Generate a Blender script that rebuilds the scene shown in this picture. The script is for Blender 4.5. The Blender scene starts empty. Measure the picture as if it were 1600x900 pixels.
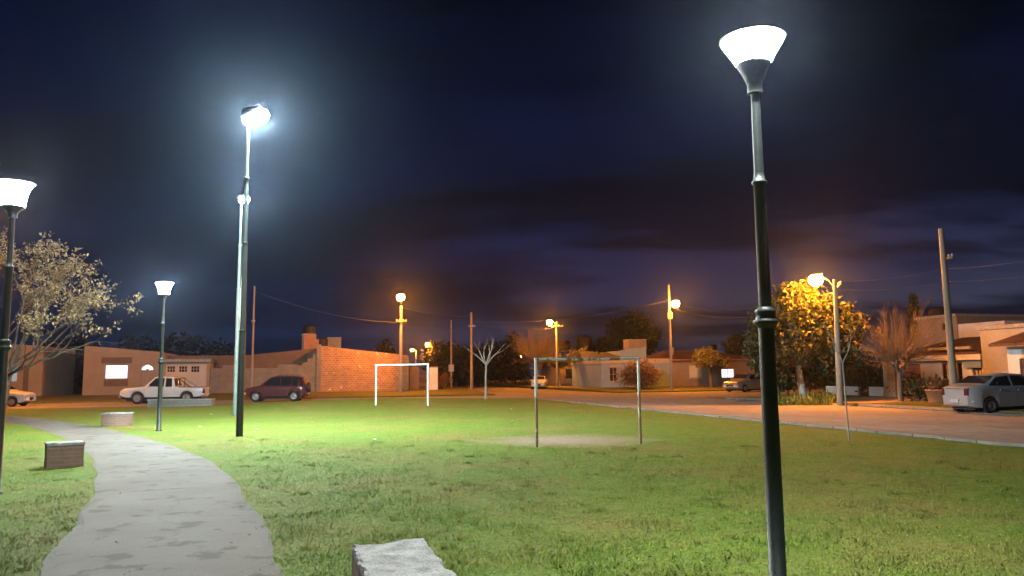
import bpy, bmesh, math, random
import numpy as np
from mathutils import Vector, Matrix

random.seed(7)
R = random.Random(11)
sc = bpy.context.scene
col = sc.collection

# ------------------------------------------------------------------ camera
F = 1200.0
PITCH = math.atan(135 / F)
ROLL = math.radians(0.6)
CAM = Vector((0, 0, 1.65))
fwd = Vector((0, math.cos(PITCH), math.sin(PITCH)))
u0 = Vector((0, -math.sin(PITCH), math.cos(PITCH)))
r0 = Vector((1, 0, 0))
rgt = r0 * math.cos(ROLL) - u0 * math.sin(ROLL)
upv = r0 * math.sin(ROLL) + u0 * math.cos(ROLL)
cd = bpy.data.cameras.new('camera')
cam = bpy.data.objects.new('camera', cd)
col.objects.link(cam)
cd.sensor_width = 36
cd.lens = 36 * F / 1600
cd.clip_start = 0.05
cd.clip_end = 3000
m = Matrix.Identity(4)
for i in range(3):
    m[i][0] = rgt[i]; m[i][1] = upv[i]; m[i][2] = -fwd[i]; m[i][3] = CAM[i]
cam.matrix_world = m
sc.camera = cam

# street grid: s runs along the cross street, t runs along the street on the right
TH = math.radians(15)
d1 = Vector((math.cos(TH), math.sin(TH), 0))
d2 = Vector((-math.sin(TH), math.cos(TH), 0))
UP = Vector((0, 0, 1))

def ray(px, py):
    return fwd * F + rgt * (px - 800) + upv * (450 - py)
def hit(px, py, n, d):
    v = ray(px, py)
    return CAM + v * ((d - CAM.dot(n)) / v.dot(n))
def at(px, py, z=0.0): return hit(px, py, UP, z)
def hitY(px, py, Y): return hit(px, py, Vector((0, 1, 0)), Y)
def st(p): return Vector((p.dot(d1), p.dot(d2), p.z))
def hit_t(px, py, T): return st(hit(px, py, d2, T))
def hit_s(px, py, S): return st(hit(px, py, d1, S))
def G(s, t, z=0.0): return d1 * s + d2 * t + UP * z

def sm(x):
    x = min(1.0, max(0.0, x)); return x * x * (3 - 2 * x)
def gz(s, t):
    if t > 60:
        if s < 14.6: return 0.10 + 0.2 * sm((t - 60) / 11)
        if s > 25.5: return 0.10 + 0.12 * sm((t - 61) / 12)
        return 0.0
    if t < 43 and s > 25: return 0.11 + 0.1 * sm((s - 25.2) / 6)
    if s < 14.5 and t < 49.5:
        return 0.02 + 0.30 * math.exp(-((s - 4.5) / 7.5) ** 2 - ((t - 46.5) / 5.5) ** 2)
    return 0.0
def gp(px, Y, py=605):
    """ground point seen in picture column px at world depth Y"""
    p = hitY(px, py, Y)
    for _ in range(3):
        s, t = st(p)[:2]
        z = gz(s, t)
        k = 450 + F * math.tan(PITCH + math.atan((1.65 - z) / Y) * 1.0) - 0
        py = 585 - (px - 800) * math.tan(ROLL) + (1.65 - z) / Y * F
        p = hitY(px, py, Y)
    s, t = st(p)[:2]
    return Vector((p.x, p.y, gz(s, t)))

# ------------------------------------------------------------------ materials
def nodes_of(mt):
    mt.use_nodes = True
    nt = mt.node_tree
    for n in list(nt.nodes): nt.nodes.remove(n)
    return nt, nt.nodes, nt.links
def ramp(nd, pairs):
    r = nd.new('ShaderNodeValToRGB')
    e = r.color_ramp.elements
    e[0].position, e[0].color = pairs[0][0], (*pairs[0][1], 1)
    e[1].position, e[1].color = pairs[-1][0], (*pairs[-1][1], 1)
    for p, c in pairs[1:-1]:
        x = e.new(p); x.color = (*c, 1)
    return r
def noise(nd, lk, vec, scale, detail=5, rough=.6):
    n = nd.new('ShaderNodeTexNoise')
    n.inputs['Scale'].default_value = scale
    n.inputs['Detail'].default_value = detail
    n.inputs['Roughness'].default_value = rough
    lk.new(vec, n.inputs['Vector'])
    return n
def mixc(nd, lk, fac, a, b, mode='MIX'):
    mx = nd.new('ShaderNodeMix'); mx.data_type = 'RGBA'; mx.blend_type = mode
    for sock, v in ((mx.inputs[0], fac), (mx.inputs[6], a), (mx.inputs[7], b)):
        if isinstance(v, (int, float)): sock.default_value = v
        elif isinstance(v, tuple): sock.default_value = (*v, 1)
        else: lk.new(v, sock)
    return mx.outputs[2]
def pm(name, c1, c2=None, scale=6, rough=.75, metal=0, bump=0, bscale=40, band=(.38, .62), fine=.25, coat=0, stretch=None, spec=.4):
    mt = bpy.data.materials.new(name)
    nt, nd, lk = nodes_of(mt)
    out = nd.new('ShaderNodeOutputMaterial')
    b = nd.new('ShaderNodeBsdfPrincipled')
    lk.new(b.outputs[0], out.inputs[0])
    tc = nd.new('ShaderNodeTexCoord')
    vec = tc.outputs['Object']
    if stretch:
        mp = nd.new('ShaderNodeMapping'); mp.inputs['Scale'].default_value = stretch
        lk.new(vec, mp.inputs[0]); vec = mp.outputs[0]
    if c2 is None: c2 = tuple(x * .8 for x in c1)
    n1 = noise(nd, lk, vec, scale)
    rp = ramp(nd, [(band[0], c1), (band[1], c2)])
    lk.new(n1.outputs['Fac'], rp.inputs[0])
    n2 = noise(nd, lk, vec, scale * 9, 3)
    r2 = ramp(nd, [(.3, (1 - fine,) * 3), (.7, (1, 1, 1))])
    lk.new(n2.outputs['Fac'], r2.inputs[0])
    c = mixc(nd, lk, 1.0, rp.outputs[0], r2.outputs[0], 'MULTIPLY')
    lk.new(c, b.inputs['Base Color'])
    b.inputs['Roughness'].default_value = rough
    b.inputs['Metallic'].default_value = metal
    b.inputs['Specular IOR Level'].default_value = spec
    b.inputs['Coat Weight'].default_value = coat
    if bump:
        n3 = noise(nd, lk, vec, bscale, 4)
        bp = nd.new('ShaderNodeBump'); bp.inputs['Strength'].default_value = bump
        bp.inputs['Distance'].default_value = .02
        lk.new(n3.outputs['Fac'], bp.inputs['Height'])
        lk.new(bp.outputs[0], b.inputs['Normal'])
    return mt
def glow(name, color, strength):
    mt = bpy.data.materials.new(name)
    nt, nd, lk = nodes_of(mt)
    out = nd.new('ShaderNodeOutputMaterial')
    e = nd.new('ShaderNodeEmission')
    e.inputs[0].default_value = (*color, 1); e.inputs[1].default_value = strength
    lk.new(e.outputs[0], out.inputs[0])
    return mt
def brickmat(name, c1, c2, mortar, bw, bh, ms, c3=None, patch=None, rot=False):
    mt = bpy.data.materials.new(name)
    nt, nd, lk = nodes_of(mt)
    out = nd.new('ShaderNodeOutputMaterial')
    b = nd.new('ShaderNodeBsdfPrincipled'); lk.new(b.outputs[0], out.inputs[0])
    tc = nd.new('ShaderNodeTexCoord'); sp = nd.new('ShaderNodeSeparateXYZ')
    lk.new(tc.outputs['Object'], sp.inputs[0])
    ad = nd.new('ShaderNodeMath'); ad.operation = 'ADD'
    lk.new(sp.outputs[0], ad.inputs[0]); lk.new(sp.outputs[1], ad.inputs[1])
    cb = nd.new('ShaderNodeCombineXYZ'); lk.new(ad.outputs[0], cb.inputs[0]); lk.new(sp.outputs[2], cb.inputs[1])
    bt = nd.new('ShaderNodeTexBrick')
    lk.new(cb.outputs[0], bt.inputs['Vector'])
    bt.inputs['Color1'].default_value = (*c1, 1); bt.inputs['Color2'].default_value = (*c2, 1)
    bt.inputs['Mortar'].default_value = (*mortar, 1)
    bt.inputs['Scale'].default_value = 1.0
    bt.inputs['Brick Width'].default_value = bw; bt.inputs['Row Height'].default_value = bh
    bt.inputs['Mortar Size'].default_value = ms
    n = noise(nd, lk, tc.outputs['Object'], 1.1, 6)
    rr = ramp(nd, [(.3, (.72, .72, .72)), (.7, (1.05, 1.03, 1.0))]); lk.new(n.outputs['Fac'], rr.inputs[0])
    c = mixc(nd, lk, 1.0, bt.outputs['Color'], rr.outputs[0], 'MULTIPLY')
    if patch:
        n4 = noise(nd, lk, tc.outputs['Object'], 1.6, 3, .5)
        r4 = ramp(nd, [(.66, (0, 0, 0)), (.70, (1, 1, 1))]); lk.new(n4.outputs['Fac'], r4.inputs[0])
        c = mixc(nd, lk, r4.outputs[0], c, patch)
    lk.new(c, b.inputs['Base Color'])
    b.inputs['Roughness'].default_value = .9
    bp = nd.new('ShaderNodeBump'); bp.inputs['Strength'].default_value = .6; bp.inputs['Distance'].default_value = .01
    inv = nd.new('ShaderNodeMath'); inv.operation = 'SUBTRACT'; inv.inputs[0].default_value = 1
    lk.new(bt.outputs['Fac'], inv.inputs[1]); lk.new(inv.outputs[0], bp.inputs['Height'])
    lk.new(bp.outputs[0], b.inputs['Normal'])
    return mt
def leafmat(name, c1, c2, trans=.25):
    mt = bpy.data.materials.new(name)
    nt, nd, lk = nodes_of(mt)
    out = nd.new('ShaderNodeOutputMaterial')
    b = nd.new('ShaderNodeBsdfPrincipled')
    g = nd.new('ShaderNodeNewGeometry')
    rp = ramp(nd, [(0, c1), (1, c2)]); lk.new(g.outputs['Random Per Island'], rp.inputs[0])
    lk.new(rp.outputs[0], b.inputs['Base Color'])
    b.inputs['Roughness'].default_value = .6
    t = nd.new('ShaderNodeBsdfTranslucent'); lk.new(rp.outputs[0], t.inputs[0])
    mx = nd.new('ShaderNodeMixShader'); mx.inputs[0].default_value = trans
    lk.new(b.outputs[0], mx.inputs[1]); lk.new(t.outputs[0], mx.inputs[2]); lk.new(mx.outputs[0], out.inputs[0])
    return mt
BARE = at(885, 689)      # worn goal mouth
def grassmat(name, green, green2, dry, soil, gain=1.0, blade=False):
    mt = bpy.data.materials.new(name)
    nt, nd, lk = nodes_of(mt)
    out = nd.new('ShaderNodeOutputMaterial')
    b = nd.new('ShaderNodeBsdfPrincipled'); lk.new(b.outputs[0], out.inputs[0])
    tc = nd.new('ShaderNodeTexCoord'); vec = tc.outputs['Object']
    n1 = noise(nd, lk, vec, 2.3, 6, .65)
    rp = ramp(nd, [(.35, green2), (.52, green), (.68, tuple(.5 * (x + y) for x, y in zip(green, dry)))])
    lk.new(n1.outputs['Fac'], rp.inputs[0])
    n2 = noise(nd, lk, vec, .33, 5, .6)
    r2 = ramp(nd, [(.45, (0, 0, 0)), (.66, (.85, .85, .85))]); lk.new(n2.outputs['Fac'], r2.inputs[0])
    c = mixc(nd, lk, r2.outputs[0], rp.outputs[0], dry)
    # worn patch in the goal mouth
    mp = nd.new('ShaderNodeMapping'); mp.vector_type = 'POINT'
    mp.inputs['Location'].default_value = (-BARE.x / 2.3, -BARE.y / 1.9, 0)
    mp.inputs['Scale'].default_value = (1 / 2.3, 1 / 1.9, 0)
    lk.new(vec, mp.inputs[0])
    ln = nd.new('ShaderNodeVectorMath'); ln.operation = 'LENGTH'; lk.new(mp.outputs[0], ln.inputs[0])
    n3 = noise(nd, lk, vec, 1.6, 5, .65)
    ad = nd.new('ShaderNodeMath'); ad.operation = 'MULTIPLY_ADD'
    lk.new(n3.outputs['Fac'], ad.inputs[0]); ad.inputs[1].default_value = 1.3; lk.new(ln.outputs['Value'], ad.inputs[2])
    r3 = ramp(nd, [(.95 / 2, (1, 1, 1)), (1.75 / 2, (0, 0, 0))])
    hv = nd.new('ShaderNodeMath'); hv.operation = 'MULTIPLY'; hv.inputs[1].default_value = .5
    lk.new(ad.outputs[0], hv.inputs[0]); lk.new(hv.outputs[0], r3.inputs[0])
    c = mixc(nd, lk, r3.outputs[0], c, soil)
    n5 = noise(nd, lk, vec, 14, 4, .7)
    r5 = ramp(nd, [(.3, (.66 * gain,) * 3), (.7, (1.12 * gain,) * 3)]); lk.new(n5.outputs['Fac'], r5.inputs[0])
    c = mixc(nd, lk, 1.0, c, r5.outputs[0], 'MULTIPLY')
    if blade:
        g = nd.new('ShaderNodeNewGeometry')
        r6 = ramp(nd, [(0, (.75, .75, .7)), (.85, (1.15, 1.1, 1.0)), (1, (1.7, 1.55, 1.2))]); lk.new(g.outputs['Random Per Island'], r6.inputs[0])
        c = mixc(nd, lk, 1.0, c, r6.outputs[0], 'MULTIPLY')
    lk.new(c, b.inputs['Base Color'])
    b.inputs['Roughness'].default_value = .85
    b.inputs['Specular IOR Level'].default_value = .2
    if blade:
        cz = nd.new('ShaderNodeCombineXYZ'); cz.inputs[2].default_value = 1.0
        gn = nd.new('ShaderNodeNewGeometry')
        nm_ = nd.new('ShaderNodeMix'); nm_.data_type = 'VECTOR'; nm_.inputs[0].default_value = .8
        lk.new(gn.outputs['Normal'], nm_.inputs[4]); lk.new(cz.outputs[0], nm_.inputs[5]); lk.new(nm_.outputs[1], b.inputs['Normal'])
    if not blade:
        n4 = noise(nd, lk, vec, 30, 5, .7)
        bp = nd.new('ShaderNodeBump'); bp.inputs['Strength'].default_value = .9; bp.inputs['Distance'].default_value = .04
        lk.new(n4.outputs['Fac'], bp.inputs['Height']); lk.new(bp.outputs[0], b.inputs['Normal'])
    return mt

GREEN, GREEN2, DRY, SOIL = (.118, .186, .022), (.092, .156, .016), (.18, .158, .04), (.27, .21, .15)
M = dict(
    grass=grassmat('park_turf', GREEN, GREEN2, DRY, SOIL),
    blade=grassmat('grass_blades', GREEN, GREEN2, DRY, SOIL, 1.25, True),
    verge=grassmat('verge_turf', (.10, .12, .022), (.06, .08, .015), (.17, .12, .045), SOIL),
    ground=pm('bare_ground', (.09, .075, .05), (.05, .05, .03), .4, .95),
    road=pm('packed_road', (.27, .245, .225), (.20, .182, .166), .25, .9, bump=.5, bscale=18, fine=.35),
    kerb=brickmat('worn_kerb_stone', (.215, .195, .17), (.165, .15, .13), (.06, .055, .045), .72, 5.0, .02),
    drive=pm('driveway_dirt', (.24, .19, .15), (.17, .13, .10), .8, .95, bump=.4),
    concrete=pm('grey_concrete', (.36, .36, .35), (.22, .22, .215), 7, .85, bump=.8, bscale=45, fine=.4),
    brickbench=brickmat('bench_brick', (.22, .125, .10), (.185, .115, .095), (.20, .155, .13), .24, .075, .012),
    block=brickmat('grey_block', (.215, .195, .175), (.18, .165, .15), (.15, .14, .125), .40, .20, .02),
    hollow=brickmat('hollow_brick', (.36, .19, .09), (.24, .125, .065), (.36, .26, .17), .33, .19, .028, patch=(.52, .42, .32)),
    solidbrick=brickmat('red_brick', (.34, .15, .08), (.27, .12, .07), (.30, .22, .16), .24, .08, .012),
    salmon=pm('salmon_plaster', (.27, .215, .165), (.235, .185, .14), .8, .9, bump=.25, fine=.15),
    darkplaster=pm('brown_plaster', (.15, .105, .075), (.12, .085, .06), .9, .9),
    white=pm('white_plaster', (.56, .59, .63), (.47, .49, .53), .9, .85, fine=.12),
    garage=pm('pale_painted_door', (.42, .365, .32), (.38, .33, .29), .8, .6, fine=.08),
    bluewall=pm('blue_grey_plaster', (.19, .28, .44), (.16, .24, .38), .7, .85, fine=.12),
    pinkwall=pm('dusty_pink_plaster', (.22, .185, .175), (.185, .155, .145), .8, .9, fine=.12),
    cream=pm('cream_plaster', (.31, .30, .275), (.26, .25, .23), .7, .9, fine=.12),
    band=pm('pink_band', (.34, .31, .31), (.30, .275, .275), 1, .8),
    rooftile=brickmat('dark_roof_tile', (.115, .06, .05), (.09, .05, .042), (.05, .03, .026), .25, .30, .02),
    sheet=pm('grey_sheet_roof', (.22, .22, .22), (.16, .16, .16), .7, .55, .4, stretch=(6, 1, 1)),
    trim=pm('window_trim', (.30, .28, .26), (.25, .23, .22), 3, .6),
    whitetrim=pm('white_trim', (.7, .69, .67), (.62, .61, .6), 3, .5),
    darkwood=pm('dark_wood', (.10, .05, .03), (.07, .035, .02), 5, .6, stretch=(1, 1, .15)),
    glass=pm('dark_glass', (.012, .013, .016), (.016, .017, .02), 2, .08, spec=.6, fine=0),
    curtain=pm('pale_curtain', (.55, .6, .6), (.4, .45, .46), 3, .8, stretch=(6, 6, 1)),
    post=pm('green_black_paint', (.013, .021, .018), (.022, .030, .025), 9, .5, bump=.25, bscale=60, fine=.3),
    mast=pm('grey_green_paint', (.16, .22, .20), (.13, .18, .165), 7, .42, fine=.2),
    goalwhite=pm('white_goal_paint', (.75, .75, .74), (.66, .66, .65), 6, .5),
    rusty=pm('rust_and_white', (.52, .52, .47), (.2, .11, .06), 4.5, .75, band=(.50, .56), bump=.3, stretch=(1, 1, .5)),
    rust=pm('rusted_pole', (.16, .075, .035), (.36, .32, .26), 5.0, .8, band=(.55, .62), bump=.3, stretch=(1, 1, .5)),
    pole=pm('weathered_pole', (.30, .27, .23), (.23, .205, .17), 3, .85, stretch=(1, 1, .2), bump=.3),
    woodpole=pm('wooden_pole', (.27, .22, .165), (.19, .155, .115), 4, .85, stretch=(1, 1, .12), bump=.4),
    fixture=pm('lamp_housing', (.20, .20, .20), None, 5, .5, .3),
    cable=pm('cable', (.05, .05, .05), None, 5, .7),
    ceramic=pm('insulator', (.5, .48, .44), None, 5, .3),
    box=pm('meter_box', (.45, .43, .40), (.38, .36, .33), 4, .6),
    bark=pm('grey_bark', (.15, .118, .092), (.09, .072, .057), 9, .9, bump=.8, bscale=30, stretch=(1, 1, .25)),
    palebark=pm('pale_bark', (.36, .34, .30), (.26, .24, .21), 9, .85, bump=.4, stretch=(1, 1, .25)),
    limewash=pm('limewashed_bark', (.50, .48, .45), (.36, .34, .31), 6, .9),
    leafdark=leafmat('dark_leaf', (.025, .04, .014), (.055, .075, .022)),
    leafgreen=leafmat('green_leaf', (.018, .030, .009), (.050, .058, .017)),
    leafnight=leafmat('night_shaded_leaf', (.004, .005, .003), (.008, .009, .004), .05),  # night shade on the far trees put into a blackened leaf colour
    leafpale=leafmat('pale_blossom', (.15, .115, .055), (.40, .31, .17), .3),
    leafyellow=leafmat('yellow_green_leaf', (.13, .12, .03), (.26, .22, .05)),
    leafred=leafmat('brown_leaf', (.10, .06, .03), (.19, .10, .045)),
    leafstrap=leafmat('strappy_leaf', (.07, .12, .025), (.14, .20, .05)),
    tyre=pm('tyre_rubber', (.018, .018, .018), None, 20, .85),
    rim=pm('alloy_rim', (.38, .38, .38), (.3, .3, .3), 9, .4, .6),
    steel=pm('steel_rim', (.28, .26, .23), None, 9, .5, .4),
    chrome=pm('chrome', (.7, .7, .7), None, 5, .15, 1.0, fine=0),
    plastic=pm('black_plastic', (.025, .025, .026), None, 20, .6),
    lens=pm('headlight_lens', (.75, .75, .76), None, 12, .08, fine=.05, spec=.7),
    redlens=pm('tail_light_lens', (.11, .008, .008), None, 12, .15, spec=.6),
    amber=pm('amber_lens', (.6, .25, .03), None, 12, .2),
    plate=pm('number_plate', (.55, .55, .53), None, 12, .5),
    carwhite=pm('white_car_paint', (.46, .46, .47), (.42, .42, .43), 2, .32, coat=.6, fine=.05),
    carsilver=pm('silver_car_paint', (.42, .43, .47), (.39, .40, .44), 2, .30, .5, coat=.6, fine=.05),
    cargrey=pm('grey_car_paint', (.30, .29, .28), (.27, .265, .26), 2, .3, .5, coat=.6, fine=.05),
    carmaroon=pm('maroon_car_paint', (.10, .028, .034), (.085, .024, .03), 2, .28, .3, coat=.8, fine=.05),
    tank=pm('dark_tank', (.008, .007, .007), (.006, .005, .005), 3, .6),
    orange=pm('terracotta', (.34, .15, .07), (.27, .11, .055), 4, .8),
    litwin=glow('lit_window', (.92, .93, 1.0), 1.6),
    litdim=glow('dim_lit_window', (.75, .85, .95), .42),
    lantern=glow('lantern_diffuser', (.96, 1.0, .97), 1500),
    lanterndim=glow('dimmer_lantern_diffuser', (.98, 1.0, .95), 650),
    flood=glow('floodlight_face', (.82, 1.0, .99), 5600),
    sodium=glow('sodium_bowl', (1.0, .28, .018), 2700),
)
M['tankband'] = M['tank']

# path material: worn pale concrete with dark damp stains and edge dirt
def pathmat():
    mt = bpy.data.materials.new('path_concrete')
    nt, nd, lk = nodes_of(mt)
    out = nd.new('ShaderNodeOutputMaterial')
    b = nd.new('ShaderNodeBsdfPrincipled'); lk.new(b.outputs[0], out.inputs[0])
    vec = nd.new('ShaderNodeTexCoord').outputs['Object']
    n1 = noise(nd, lk, vec, .8, 6, .6)
    rp = ramp(nd, [(.3, (.092, .083, .070)), (.7, (.138, .126, .108))]); lk.new(n1.outputs['Fac'], rp.inputs[0])
    n2 = noise(nd, lk, vec, 60, 4, .75)
    r2 = ramp(nd, [(.3, (.66, .65, .64)), (.65, (1.08, 1.08, 1.08))]); lk.new(n2.outputs['Fac'], r2.inputs[0])
    c = mixc(nd, lk, 1.0, rp.outputs[0], r2.outputs[0], 'MULTIPLY')
    n3 = noise(nd, lk, vec, 2.4, 5, .62)
    r3 = ramp(nd, [(.565, (0, 0, 0)), (.625, (.9, .9, .9))]); lk.new(n3.outputs['Fac'], r3.inputs[0])
    c = mixc(nd, lk, r3.outputs[0], c, (.042, .040, .018))
    n4 = noise(nd, lk, vec, 11, 3, .5)
    r4 = ramp(nd, [(.70, (0, 0, 0)), (.74, (.55, .55, .55))]); lk.new(n4.outputs['Fac'], r4.inputs[0])
    c = mixc(nd, lk, r4.outputs[0], c, (.13, .11, .08))
    wv = nd.new('ShaderNodeVectorMath'); wv.operation = 'MULTIPLY_ADD'; lk.new(n2.outputs['Color'], wv.inputs[0]); wv.inputs[1].default_value = (.03, .03, 0); lk.new(vec, wv.inputs[2])
    wv2 = nd.new('ShaderNodeVectorMath'); wv2.operation = 'MULTIPLY_ADD'; lk.new(n3.outputs['Color'], wv2.inputs[0]); wv2.inputs[1].default_value = (.5, .5, 0); lk.new(wv.outputs[0], wv2.inputs[2])
    vo = nd.new('ShaderNodeTexVoronoi'); vo.feature = 'DISTANCE_TO_EDGE'; vo.inputs['Scale'].default_value = .62; lk.new(wv2.outputs[0], vo.inputs['Vector'])
    rv = ramp(nd, [(.003, (.5, .5, .5)), (.009, (0, 0, 0))]); lk.new(vo.outputs['Distance'], rv.inputs[0])
    c = mixc(nd, lk, rv.outputs[0], c, (.05, .045, .03))
    lk.new(c, b.inputs['Base Color'])
    b.inputs['Roughness'].default_value = .88
    bp = nd.new('ShaderNodeBump'); bp.inputs['Strength'].default_value = .6; bp.inputs['Distance'].default_value = .012
    lk.new(n2.outputs['Fac'], bp.inputs['Height']); lk.new(bp.outputs[0], b.inputs['Normal'])
    return mt
M['path'] = pathmat()

# ------------------------------------------------------------------ mesh helpers
class MB:
    def __init__(s): s.v = []; s.f = []; s.sm = []
    def add(s, vs, fs, smooth=False):
        o = len(s.v); s.v += [tuple(x) for x in vs]
        for f in fs:
            s.f.append(tuple(i + o for i in f)); s.sm.append(smooth)
        return s
    def box(s, x0, x1, y0, y1, z0, z1):
        v = [(x, y, z) for z in (z0, z1) for y in (y0, y1) for x in (x0, x1)]
        return s.add(v, [(0, 2, 3, 1), (4, 5, 7, 6), (0, 1, 5, 4), (2, 6, 7, 3), (0, 4, 6, 2), (1, 3, 7, 5)])
    def rbox(s, c, ax, ay, az):
        """box from a centre and three half-axis vectors"""
        c, ax, ay, az = map(Vector, (c, ax, ay, az))
        v = [c + ax * i + ay * j + az * k for k in (-1, 1) for j in (-1, 1) for i in (-1, 1)]
        return s.add(v, [(0, 2, 3, 1), (4, 5, 7, 6), (0, 1, 5, 4), (2, 6, 7, 3), (0, 4, 6, 2), (1, 3, 7, 5)])
    def tube(s, pts, rad, n=8, cap=True):
        pts = [Vector(p) for p in pts]
        if isinstance(rad, (int, float)): rad = [rad] * len(pts)
        rings = []
        ref = None
        for i, p in enumerate(pts):
            d = (pts[min(i + 1, len(pts) - 1)] - pts[max(i - 1, 0)])
            if d.length < 1e-9: d = Vector((0, 0, 1))
            d.normalize()
            if ref is None:
                ref = Vector((1, 0, 0)) if abs(d.x) < .8 else Vector((0, 1, 0))
            a = (ref - d * ref.dot(d))
            if a.length < 1e-4: a = d.orthogonal()
            a.normalize(); ref = a
            b = d.cross(a)
            rings.append([p + (a * math.cos(2 * math.pi * k / n) + b * math.sin(2 * math.pi * k / n)) * rad[i] for k in range(n)])
        vs = [q for r in rings for q in r]
        fs = [(i * n + k, i * n + (k + 1) % n, (i + 1) * n + (k + 1) % n, (i + 1) * n + k) for i in range(len(pts) - 1) for k in range(n)]
        s.add(vs, fs, True)
        if cap:
            s.add(rings[0][::-1], [tuple(range(n))]); s.add(rings[-1], [tuple(range(n))])
        return s
    def lathe(s, prof, n=20, c=(0, 0, 0), flat=False):
        vs = []; fs = []
        for r, z in prof:
            for k in range(n):
                a = 2 * math.pi * k / n
                vs.append((c[0] + r * math.cos(a), c[1] + r * math.sin(a), c[2] + z))
        for i in range(len(prof) - 1):
            for k in range(n):
                fs.append((i * n + k, i * n + (k + 1) % n, (i + 1) * n + (k + 1) % n, (i + 1) * n + k))
        s.add(vs, fs, not flat)
        if prof[0][0] > 1e-4: s.add(vs[:n][::-1], [tuple(range(n))])
        if prof[-1][0] > 1e-4: s.add(vs[-n:], [tuple(range(n))])
        return s
    def prism(s, poly, fr, c0, c1):
        """poly of (a,b); fr(a,b,c) -> xyz"""
        n = len(poly)
        vs = [fr(a, b, c0) for a, b in poly] + [fr(a, b, c1) for a, b in poly]
        fs = [tuple(range(n))[::-1], tuple(range(n, 2 * n))] + [(i, (i + 1) % n, (i + 1) % n + n, i + n) for i in range(n)]
        return s.add(vs, fs)
    def mesh(s, name, mat):
        me = bpy.data.meshes.new(name)
        me.from_pydata(s.v, [], s.f)
        me.polygons.foreach_set('use_smooth', s.sm)
        bm = bmesh.new(); bm.from_mesh(me)
        bmesh.ops.recalc_face_normals(bm, faces=bm.faces)
        bm.to_mesh(me); bm.free()
        if mat is not None: me.materials.append(mat)
        return me

def link(name, me, parent=None):
    o = bpy.data.objects.new(name, me); col.objects.link(o)
    if parent is not None: o.parent = parent
    return o
def tag(o, label, cat, group=None, kind=None):
    if label: o['label'] = label
    if cat: o['category'] = cat
    if group: o['group'] = group
    if kind: o['kind'] = kind
    return o
def thing(name, label, cat, loc=(0, 0, 0), rz=0.0, group=None):
    o = link(name, None); o.location = loc; o.rotation_euler = (0, 0, rz)
    o.empty_display_size = .3
    return tag(o, label, cat, group)
def part(name, mb, mat, parent): return link(name, mb.mesh(name, mat), parent)
def solo(name, mb, mat, label, cat, loc=(0, 0, 0), rz=0.0, group=None):
    o = link(name, mb.mesh(name, mat)); o.location = loc; o.rotation_euler = (0, 0, rz)
    return tag(o, label, cat, group)
def struct(name, mb, mat, kind='structure'):
    o = link(name, mb.mesh(name, mat)); o['kind'] = kind; return o
def copy_tree(o, parent=None):
    c = o.copy(); col.objects.link(c)
    if parent is not None: c.parent = parent
    for ch in o.children: copy_tree(ch, c)
    return c
def polymesh(name, verts, faces_n, mat, parent=None):
    """numpy polygon soup; verts (N*k,3), every face k corners"""
    v = np.asarray(verts, dtype=np.float32).reshape(-1, 3)
    me = bpy.data.meshes.new(name)
    n = len(v); nf = n // faces_n
    me.vertices.add(n); me.vertices.foreach_set('co', v.ravel())
    me.loops.add(n); me.loops.foreach_set('vertex_index', np.arange(n, dtype=np.int32))
    me.polygons.add(nf); me.polygons.foreach_set('loop_start', np.arange(0, n, faces_n, dtype=np.int32))
    me.update(calc_edges=True); me.validate()
    me.materials.append(mat)
    return link(name, me, parent)

# ------------------------------------------------------------------ ground, roads, path
gmb = MB(); gmb.box(-520, 520, -60, 700, -.6, -.03); struct('ground', gmb, M['ground'])
def strip_grid(s0, s1, t0, t1, ns, nt_, dz=0.0, zf=gz, skirt=.3):
    mb = MB(); vs = []; fs = []
    for j in range(nt_ + 1):
        for i in range(ns + 1):
            s = s0 + (s1 - s0) * i / ns; t = t0 + (t1 - t0) * j / nt_
            vs.append(G(s, t, zf(min(max(s, s0 + 1e-3), s1 - 1e-3), min(max(t, t0 + 1e-3), t1 - 1e-3)) + dz))
    w = ns + 1
    fs = [(j * w + i, j * w + i + 1, (j + 1) * w + i + 1, (j + 1) * w + i) for j in range(nt_) for i in range(ns)]
    mb.add(vs, fs, True)
    if skirt:
        ring = [i for i in range(w)] + [j * w + ns for j in range(1, nt_ + 1)] + [nt_ * w + i for i in range(ns - 1, -1, -1)] + [j * w for j in range(nt_ - 1, 0, -1)]
        top = [vs[i] for i in ring]; bot = [v - UP * skirt for v in top]
        n = len(ring)
        mb.add(top + bot, [(i, i + n, (i + 1) % n + n, (i + 1) % n) for i in range(n)])
    return mb
rmb = MB(); a = [G(15.3, -40, -.01), G(25.3, -40, -.01), G(25.3, 260, -.01), G(15.3, 260, -.01)]
rmb.add(a, [(0, 1, 2, 3)]); struct('street', rmb, M['road'])
rmb = MB(); a = [G(-170, 49, -.004), G(190, 42.6, -.004), G(190, 61.2, -.004), G(-170, 61.2, -.004)]
rmb.add(a, [(0, 1, 2, 3)]); struct('cross_street', rmb, M['road'])
struct('park_lawn', strip_grid(-90, 14.5, -40, 49.5, 90, 90), M['grass'])
struct('far_verge', strip_grid(-160, 14.6, 60, 140, 60, 40), M['verge'])
struct('corner_verge', strip_grid(25.5, 180, 61, 140, 40, 30), M['verge'])
struct('house_verge', strip_grid(25.2, 120, -40, 43, 40, 60), M['verge'])
def crumble(s, t): return .04 * math.sin(t * 2.1) + .03 * math.sin(t * 5.3 + 1)
mb = MB(); vs = []; N = 160
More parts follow.
